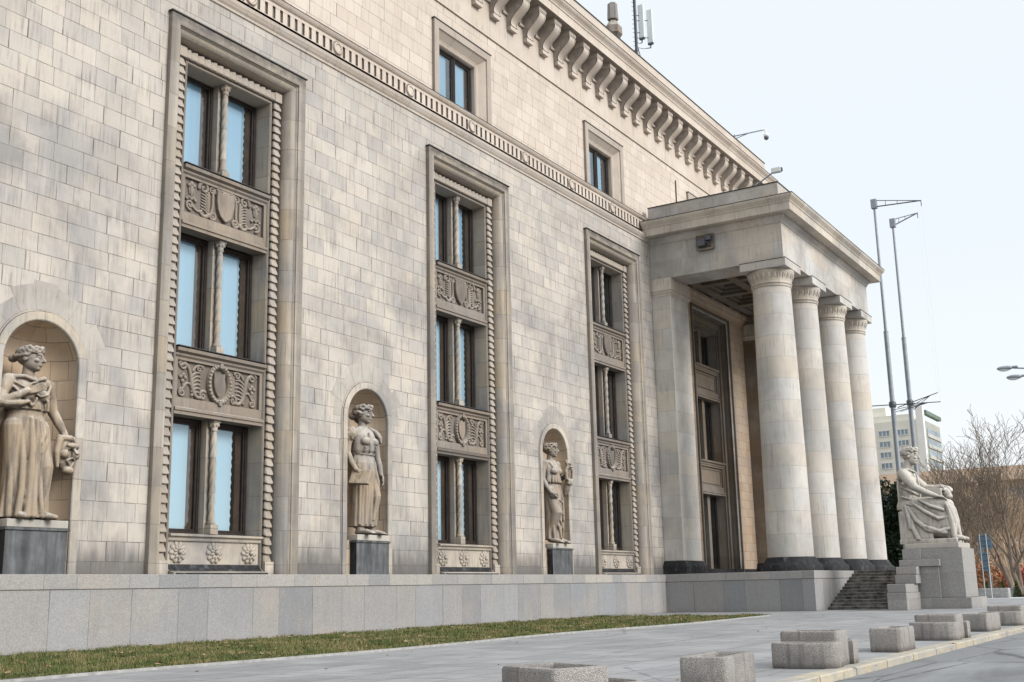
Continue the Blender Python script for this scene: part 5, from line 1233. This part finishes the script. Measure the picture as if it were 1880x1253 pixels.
# ------------------------------------------------------------------ roof kit
root = empty('antenna_mast', (67.35,4.0,30.72)); tag(root, 'slim steel antenna mast with two white panel aerials behind the roof parapet', 'antenna')
m = MB(); m.tube([(0,0,0),(0,0,14)], .085, 12); 
for i in range(16): m.tube([(-.16,.2,6.6+i*.33),(0,0,6.6+i*.33)], .016, 5)
m.tube([(0,0,7.7),(-.3,.5,4.2)], .03, 6); m.tube([(0,0,7.5),(.35,-.6,4.2)], .03, 6); m.tube([(-.05,.09,4),(-.05,.09,14)], .03, 6); m.build('mast', M['dark_steel'], root)
for dx, dy, z0_ in ((.20,-.34,7.85),(.50,-.84,7.45)):
    m = MB(); m.box(dx-.09,dx+.09,dy-.21,dy+.21,z0_,z0_+2.5); p_ = bevel(m.build('panel_antenna', M['white_paint'], root), .03)
    m = MB(); m.box(dx-.08,dx+.08,dy-.19,dy+.19,z0_-.12,z0_-.002)
    for q in (-.08,0,.08): m.tube([(dx+q,dy,z0_-.1),(dx+q*.6,dy+.03,z0_-.35),(dx*.5,dy*.5,z0_-.42),(0,0,z0_-.3)], .018, 5)
    m.build('cable_box', M['dark_steel'], p_)
    m = MB(); m.tube([(0,0,z0_+.4),(dx,dy,z0_+.4)], .03, 6); m.tube([(0,0,z0_+1.7),(dx,dy,z0_+1.7)], .03, 6); m.build('bracket', M['dark_steel'], root)
def cctv(x,y,z,tip,label,dome):
    root = empty('security_camera', (x,y,z)); tag(root, label, 'camera', 'security cameras on the roof edge')
    m = MB(); t = Vector(tip); m.tube([(0,0,0), t*.35, t], .045, 8); m.tube([(.1,.2,-.2), t*.55], .03, 6); m.tube([(0,.1,-.3),(0,0,.1)], .05, 6); m.build('bracket', M['steel'], root)
    m = MB()
    if dome: m.tube([t,t+Vector((.0,-.25,.0)),t+Vector((0,-.3,-.3))], .07, 8); m.ball(t+Vector((0,-.3,-.45)), (.2,.2,.16)); b = m.build('camera_body', M['white_paint'], root); m = MB(); m.ball(t+Vector((0,-.3,-.62)), (.17,.17,.17)); m.build('dome', M['dark_steel'], b)
    else:
        m.box(t.x-.14,t.x+.14,t.y-.36,t.y+.18,t.z-.12,t.z+.16); b = bevel(m.build('camera_body', M['white_paint'], root), .03); m = MB(); m.box(t.x-.1,t.x+.1,t.y-.42,t.y-.34,t.z-.07,t.z+.11); m.build('lens', M['dark_steel'], b)
cctv(72.6,-.7,32.0,(.8,-1.7,.30),'white dome camera on a thin arm above the main cornice',True)
cctv(59.25,-6.35,23.06,(.0,-1.35,.72),'white box camera on a long slanted arm above the portico roof',False)
root = empty('floodlight', (58.93,-3.5,20.35)); tag(root, 'dark floodlight in a square recess of the portico frieze', 'floodlight')
m = MB(); m.box(-.05,.0,-.55,.55,-.45,.45); m.box(-.22,-.02,-.5,.4,-.50,-.42); m.build('back_plate', M['brown'], root)
m = MB(); m.box(-.42,-.1,-.1,.38,-.30,.12); m.box(-.34,-.05,-.42,-.08,.0,.3); bevel(m.build('lamp_housing', M['dark_steel'], root), .03)
m = MB(); m.tube([(-.05,-.3,-.3),(-.3,-.2,-.1),(-.3,.2,-.1)], .04, 6); m.build('bracket', M['dark_steel'], root)

# ------------------------------------------------------------------ distant buildings
def block_building(name, label, x0, x1, y0, y1, h, storeys, z0w, wall, grid_faces, roofcol=None):
    root = empty(name, ((x0+x1)/2,(y0+y1)/2,0)); tag(root, label, 'building'); inv = Matrix.Translation((-(x0+x1)/2,-(y0+y1)/2,0))
    def P(o): o.matrix_parent_inverse = inv; return o
    return root, P
root, P = block_building('apartment_block', 'tall pale apartment block with green roof edge, far behind the flagpoles', 300,345,-30,75,44,0,0,None,None)
lime = simple('pale_render', (.72,.70,.63), .9, .1, var=.05, vs=.3); grn = simple('green_band', (.16,.22,.18), .8, .2, var=.1, vs=.3); gwin = simple('far_window_glass', (.22,.28,.33), .3, .5, var=.25, vs=.2)
AX, AY0, AY1, AH = 300, 36.9, 72, 44.6; AD = 19
m = MB(); m.box(AX,AX+AD,AY0,AY1,-1,AH-3); m.box(AX+1.5,AX+AD,AY0+3,AY1,AH-3,AH-1.2); m.box(AX+5,AX+10,AY0+10,AY0+18,AH-1.2,AH+1.5); P(m.build('wall', lime, root))
m = MB(); m.box(AX-.3,AX+1.6,AY0-.3,AY0+1.4,-1,AH+.3); P(m.build('stair_tower', simple('white_render', (.78,.78,.76), .9, .1, var=.04, vs=.3), root))
m = MB(); m.box(AX+2.2,AX+AD+.8,AY0-.7,AY0+.4,AH-1.5,AH-.5); P(m.build('roof_edge', grn, root))
m = MB(); m.box(AX+2.25,AX+AD,AY0-.25,AY0-.02,-1,AH-3.2); P(m.build('side_panel', simple('grey_green_render', (.40,.41,.37), .9, .1, var=.08, vs=.3), root))
m = MB(); m.box(AX-.12,AX,AY0+2.4,AY1,24.6,26.4); m.box(AX-.12,AX,AY0+2.4,AY1,11,12.6); P(m.build('green_band', grn, root))
M['far_grey'] = simple('far_balcony', (.50,.50,.47), .9, .1, var=.1, vs=.5)
fr = simple('white_frame', (.75,.76,.76), .7, .2, var=.03)
for s_ in range(14):
    z = 2.2+s_*2.75
    if abs(z+.8-25.5) < 1.3: continue
    for j in range(7):
        y_ = AY0+3.6+j*4.6
        m = MB(); m.box(AX-.10,AX+.05,y_,y_+2.9,z,z+1.45); wo = P(m.build('window', gwin, root))
        m = MB()
        for q in (0,.9,1.85,2.78): m.box(AX-.2,AX-.09,y_+q,y_+q+.14,z,z+1.45)
        m.box(AX-.2,AX-.09,y_,y_+2.92,z+1.36,z+1.52); m.box(AX-.2,AX-.09,y_,y_+2.92,z-.1,z+.06); f_ = m.build('window_frame', fr, wo)
for s_ in range(14):
    z = 1.6+s_*2.75; m = MB(); m.box(AX+3,AX+AD-.5,AY0-.55,AY0-.26,z,z+.95); P(m.build('balcony', M['far_grey'], root))
    m = MB(); m.box(AX+3.4,AX+AD-1,AY0-.35,AY0-.24,z+1.0,z+2.3); P(m.build('window', gwin, root))
root, P = block_building('office_building', 'long low building with an orange roof band seen through the bare trees', 200,220,-60,70,19.3,0,0,None,None)
m = MB(); m.box(200,222,-60,70,0,17.0); P(m.build('wall', simple('buff_render', (.56,.43,.33), .9, .1, var=.08, vs=.3), root))
m = MB(); m.box(198.5,223,-61,71,17.0,19.2); P(m.build('roof_band', simple('orange_cladding', (.78,.58,.44), .8, .2, var=.1, vs=.6), root))
for s_ in range(4):
    z = 1.6+s_*3.9
    for j in range(20):
        y_ = -58+j*6.4; m = MB(); m.box(199.8,200.1,y_,y_+4.9,z,z+2.4); wo = P(m.build('window', gwin, root))
        m = MB()
        for q in (0,1.6,3.2,4.8): m.box(199.68,199.79,y_+q,y_+q+.18,z,z+2.4)
        m.build('window_frame', fr, wo).matrix_parent_inverse = Matrix.Identity(4)

# ------------------------------------------------------------------ trees
def bare_tree(name, x, y, h, seed, label, mat='bark', lean=(0,0), spread=.5, depth=7, r0=.22, group='bare trees behind the square', fork=.22, rmin=.026):
    r_ = random.Random(seed); root = empty(name, (x,y,-.1)); tag(root, label, 'tree', group)
    tr = MB(); cr = MB()
    def grow(p, d, L, rad, lev):
        n = 4 if lev < 3 else 3; pts = [p.copy()]; rads = [max(rmin,rad)]; q = p.copy(); dd = d.copy()
        for i in range(n):
            j = .09+.035*lev
            dd = (dd+Vector((r_.gauss(0,j),r_.gauss(0,j),r_.gauss(0,j*.5)+.04))).normalized(); q = q+dd*(L/n); pts.append(q.copy()); rads.append(max(rmin,rad*(1-.40*(i+1)/n)))
        (tr if lev == 0 else cr).tube(pts, rads, 9 if lev < 2 else (5 if lev < 4 else 3), True, lev == 0)
        if lev >= depth: return
        k = 3 if lev < 2 else r_.choice((2,2,3,3))
        for i in range(k):
            t = 1.0 if i == 0 else r_.uniform(.35,1.0); idx = min(n, max(1, int(round(t*n)))); b = pts[idx]
            a = r_.uniform(0,2*PI); sp = spread*(r_.uniform(.3,.75) if i == 0 else r_.uniform(.75,1.35))
            ax = dd.orthogonal().normalized(); ax = Matrix.Rotation(a,3,dd) @ ax
            nd = (Matrix.Rotation(sp,3,ax) @ dd); nd = (nd+Vector((0,0,.13))).normalized()
            grow(b, nd, L*r_.uniform(.66,.92), rads[idx]*(.80 if i == 0 else .64), lev+1)
    grow(Vector((0,0,0)), Vector((lean[0],lean[1],1)).normalized(), h*fork, r0, 0)
    tr.build('trunk', M[mat], root, recalc=False); cr.build('crown', M[mat], root, recalc=False)
    return root
TR = [(104,-6.9,15,11,'grey bare tree with a forked trunk right behind the seated figure','bark',(0,-.12),.2),
      (101,-9.3,16,12,'dark slender bare tree rising beside the blue road signs','bark',(0,-.2),.2),
      (107,-10.2,16,13,'stout bare tree with a thick pale trunk behind the road signs','bark',(0,.1),.22),
      (99,-12.0,17.5,14,'tall bare tree at the right edge of the photo','bark',(0,.16),.22),
      (103,-11.4,17,17,'tall pale bare tree between the stout tree and the right edge','bark',(0,.02),.2),
      (109,-6.0,16,18,'slim bare tree with upright branches left of the stout tree','bark',(0,-.03),.22),
      (112,-3.2,15,15,'thin bare tree in front of the apartment block','bark',(0,-.05),.22),
      (118,-8.6,15,21,'sunlit bare tree deep in the grove, left of the right edge','bark_sunlit',(0,0),.2),
      (124,-5.8,14.5,22,'sunlit bare tree deep in the grove behind the road signs','bark_sunlit',(0,.1),.2),
      (128,-3.4,14,23,'sunlit bare tree deep in the grove behind the seated figure','bark_sunlit',(0,0),.2),
      (115,-11.0,13,24,'sunlit brown bare tree at the far right of the grove','bark_sunlit',(0,-.1),.19),
      (132,-8.0,15,25,'distant sunlit bare tree near the right edge under the orange roof band','bark_sunlit',(0,0),.2),
      (136,-4.6,14,26,'distant sunlit bare tree in the middle of the grove','bark_sunlit',(0,0),.2),
      (122,-2.4,12.5,27,'small sunlit bare tree at the left end of the grove','bark_sunlit',(0,0),.2),
      (142,-7.0,14,28,'very distant sunlit bare tree at the back of the grove','bark_sunlit',(0,0),.2)]
for (x,y,h,sd,lb,mt,ln,fk) in TR: bare_tree('bare_tree', x, y, h, sd, lb, mt, ln, .42, 6 if mt == 'bark' else 7, .23 if mt == 'bark' else .2, fork=fk*1.02, rmin=.015 if mt == 'bark' else .022)
def shrub(name, x, y, rx, ry, h, n, mat, label, cat, seed, leaf=.12, stem=True, group=None, cone=False):
    r_ = random.Random(seed); root = empty(name, (x,y,-.1)); tag(root, label, cat, group); m = MB()
    cl = [(r_.uniform(-.7,.7)*rx, r_.uniform(-.7,.7)*ry, r_.uniform(.15,.9)*h, r_.uniform(.25,.5)) for i in range(26)]
    vs = []; fs = []
    for i in range(n):
        if cone:
            z = h*(r_.random()**1.3); k = (1-z/h)*.95+.05; a = r_.random()*6.283; q = math.sqrt(r_.random()); px, py, pz = rx*k*q*math.cos(a), ry*k*q*math.sin(a), z
        else:
            c = r_.choice(cl); v = Vector((r_.gauss(0,1),r_.gauss(0,1),r_.gauss(0,1))).normalized()*(.55+.45*r_.random()); px, py, pz = c[0]+v.x*c[3]*rx, c[1]+v.y*c[3]*ry, max(.05,c[2]+v.z*c[3]*h*.5)
        s = leaf*r_.uniform(.6,1.4); d = Vector((r_.gauss(0,1),r_.gauss(0,1),r_.gauss(0,1))).normalized(); e = d.orthogonal().normalized()*s*.6; d = d*s; p = Vector((px,py,pz)); b = len(vs)
        vs += [p-d,p+e,p+d,p-e]; fs.append((b,b+1,b+2,b+3))
    m.add(vs, fs); m.build('foliage', M[mat], root, recalc=False)
    if stem:
        t = MB()
        for i in range(5): t.tube([(r_.uniform(-.2,.2)*rx,r_.uniform(-.2,.2)*ry,0),(r_.uniform(-.6,.6)*rx,r_.uniform(-.6,.6)*ry,h*.7)], [.05,.02], 6)
        t.build('stem', M['bark'], root, recalc=False)
shrub('evergreen_tree', 86.5,-5.3,1.5,1.9,8.6,9000,'yew','dark dense evergreen tree between the last column and the seated figure','tree',31,.17)
for i, (x,y,rx,ry,h,mt,lb) in enumerate(((126,-2,4,4,4.5,'brown_leaf','copper leaved shrub mass left of the blue road signs'),(124,-6.5,3,3,3.6,'brown_leaf','copper leaved shrub directly behind the blue road signs'),(130,-11,3,3,4,'brown_leaf','copper leaved shrub at the right edge of the grove'),(121,-9.3,2,2.2,2.6,'red_leaf','reddish shrub low among the trunks right of the road signs'),(140,2,4,5,6,'brown_leaf','tall copper shrub behind the seated figure'),(150,-6,4,6,8,'brown_leaf','tall rusty shrub far back under the orange roof band'))):
    shrub('leafy_shrub', x,y,rx,ry,h,2600,mt,lb,'shrub',40+i,.16,True,'copper shrubs under the bare trees')
for i, (y,lb) in enumerate(((-9.55,'small clipped conifer left of the sign posts'),(-10.75,'small clipped conifer just right of the sign posts'),(-11.75,'small clipped conifer third from the left in the far hedge row'),(-12.5,'small clipped conifer nearest the right edge'))):
    shrub('small_conifer', 98.5,y,.42,.42,1.35,900,'conifer',lb,'conifer',60+i,.06,True,'small conifers along the far wall',True)
# far low wall and pot
m = MB(); m.box(100.2,100.6,-30,12,-.1,.62); m.box(100.12,100.68,-30,12,.62,.70); o = m.build('low_wall', simple('low_wall_concrete', (.40,.40,.40), .9, .1)); tag(o, 'long low grey wall in front of the grove', 'wall')
root = empty('concrete_trough', (96.0,-10.6,0)); tag(root, 'beige concrete trough at the foot of the sign posts', 'planter'); a, b = planter_box(.9,2.0,.72); a.build('shell', M['edging'], root); b.build('soil', M['soil'], root)
for i, y_ in enumerate((-13.6,-15.0)):
    pass
# road sign on two posts
M['post_grey'] = simple('pale_grey_post', (.50,.53,.56), .6, .3, var=.05)
root = empty('road_sign', (94.5,-10.45,0)); tag(root, 'blue direction sign boards seen from behind on two pale grey posts', 'sign'); root.scale = (1,.8,.92)
for dy in (-.16,.42):
    m = MB(); m.tube([(0,dy,0),(0,dy,5.2)], .045, 10); m.build('post', M['post_grey'], root)
blue = simple('sign_back_blue', (.16,.25,.33), .5, .4, .2, var=.08)
m = MB(); pts = [(-.62,4.0),(.22,4.0),(.22,5.1),(-.1,5.25),(-.35,5.1),(-.62,4.6)]
m.rings([[(.09,y_,z_) for y_,z_ in pts],[(.13,y_,z_) for y_,z_ in pts]], False, True); m.build('sign_board', blue, root)
m = MB(); m.box(.085,.125,.26,.58,3.2,5.0); m.build('sign_board', blue, root)
m = MB(); m.box(.09,.13,-.12,.42,2.75,3.7); m.box(.092,.132,-.12,.40,2.2,2.68); m.build('sign_board', blue, root)
m = MB()
for z_ in (4.2,4.6,5.0,3.5,3.0,2.4): m.box(.02,.07,-.5,.8,z_,z_+.05)
m.build('clamp_rail', M['dark_steel'], root)

# ------------------------------------------------------------------ light and sky
SUN_EL, SUN_AZ = R(31), R(176)     # azimuth measured from +y clockwise
world = bpy.data.worlds.new('World'); S.world = world; world.use_nodes = True; t = world.node_tree; t.nodes.clear()
N = t.nodes.new; out = N('ShaderNodeOutputWorld'); bg = N('ShaderNodeBackground'); sky = N('ShaderNodeTexSky'); sky.sky_type = 'NISHITA'; sky.sun_disc = False
sky.sun_elevation = SUN_EL; sky.sun_rotation = SUN_AZ; sky.air_density = 1.0; sky.dust_density = 2.5; sky.ozone_density = 1
tc = N('ShaderNodeTexCoord'); sep = N('ShaderNodeSeparateXYZ'); t.links.new(tc.outputs['Generated'], sep.inputs[0])
mr = N('ShaderNodeMapRange'); mr.inputs[1].default_value = 0; mr.inputs[2].default_value = .95; mr.inputs[3].default_value = 0; mr.inputs[4].default_value = 1; t.links.new(sep.outputs[2], mr.inputs[0])
cr = N('ShaderNodeValToRGB'); cr.color_ramp.elements[0].position = 0; cr.color_ramp.elements[0].color = (.97,.99,1,1); cr.color_ramp.elements[1].position = 1; cr.color_ramp.elements[1].color = (.92,.97,1.0,1)
e = cr.color_ramp.elements.new(.30); e.color = (.86,.93,.97,1); t.links.new(mr.outputs[0], cr.inputs[0])
gain = N('ShaderNodeMapRange'); gain.inputs[1].default_value = .52; gain.inputs[2].default_value = 1; gain.inputs[3].default_value = 11.0; gain.inputs[4].default_value = 17.0; t.links.new(sep.outputs[2], gain.inputs[0])
vm = N('ShaderNodeVectorMath'); vm.operation = 'SCALE'; t.links.new(cr.outputs[0], vm.inputs[0]); t.links.new(gain.outputs[0], vm.inputs['Scale'])
mx = N('ShaderNodeMix'); mx.data_type = 'RGBA'; mx.inputs[0].default_value = .90; t.links.new(sky.outputs[0], mx.inputs[6]); t.links.new(vm.outputs[0], mx.inputs[7])
t.links.new(mx.outputs[2], bg.inputs[0]); bg.inputs[1].default_value = .1; t.links.new(bg.outputs[0], out.inputs[0])
sl = bpy.data.lights.new('sun','SUN'); sl.energy = 3.1; sl.angle = R(26); sl.color = (1,.965,.915); sun = bpy.data.objects.new('sun', sl); COL.objects.link(sun)
sd = Vector((math.sin(SUN_AZ)*math.cos(SUN_EL), math.cos(SUN_AZ)*math.cos(SUN_EL), math.sin(SUN_EL)))
sun.rotation_euler = (-sd).to_track_quat('-Z','Y').to_euler(); sun.location = sd*100
S.view_settings.view_transform = 'Standard'; S.view_settings.look = 'None'; S.view_settings.exposure = 0; S.view_settings.gamma = 1
S.cycles.max_bounces = 6; S.cycles.transparent_max_bounces = 8
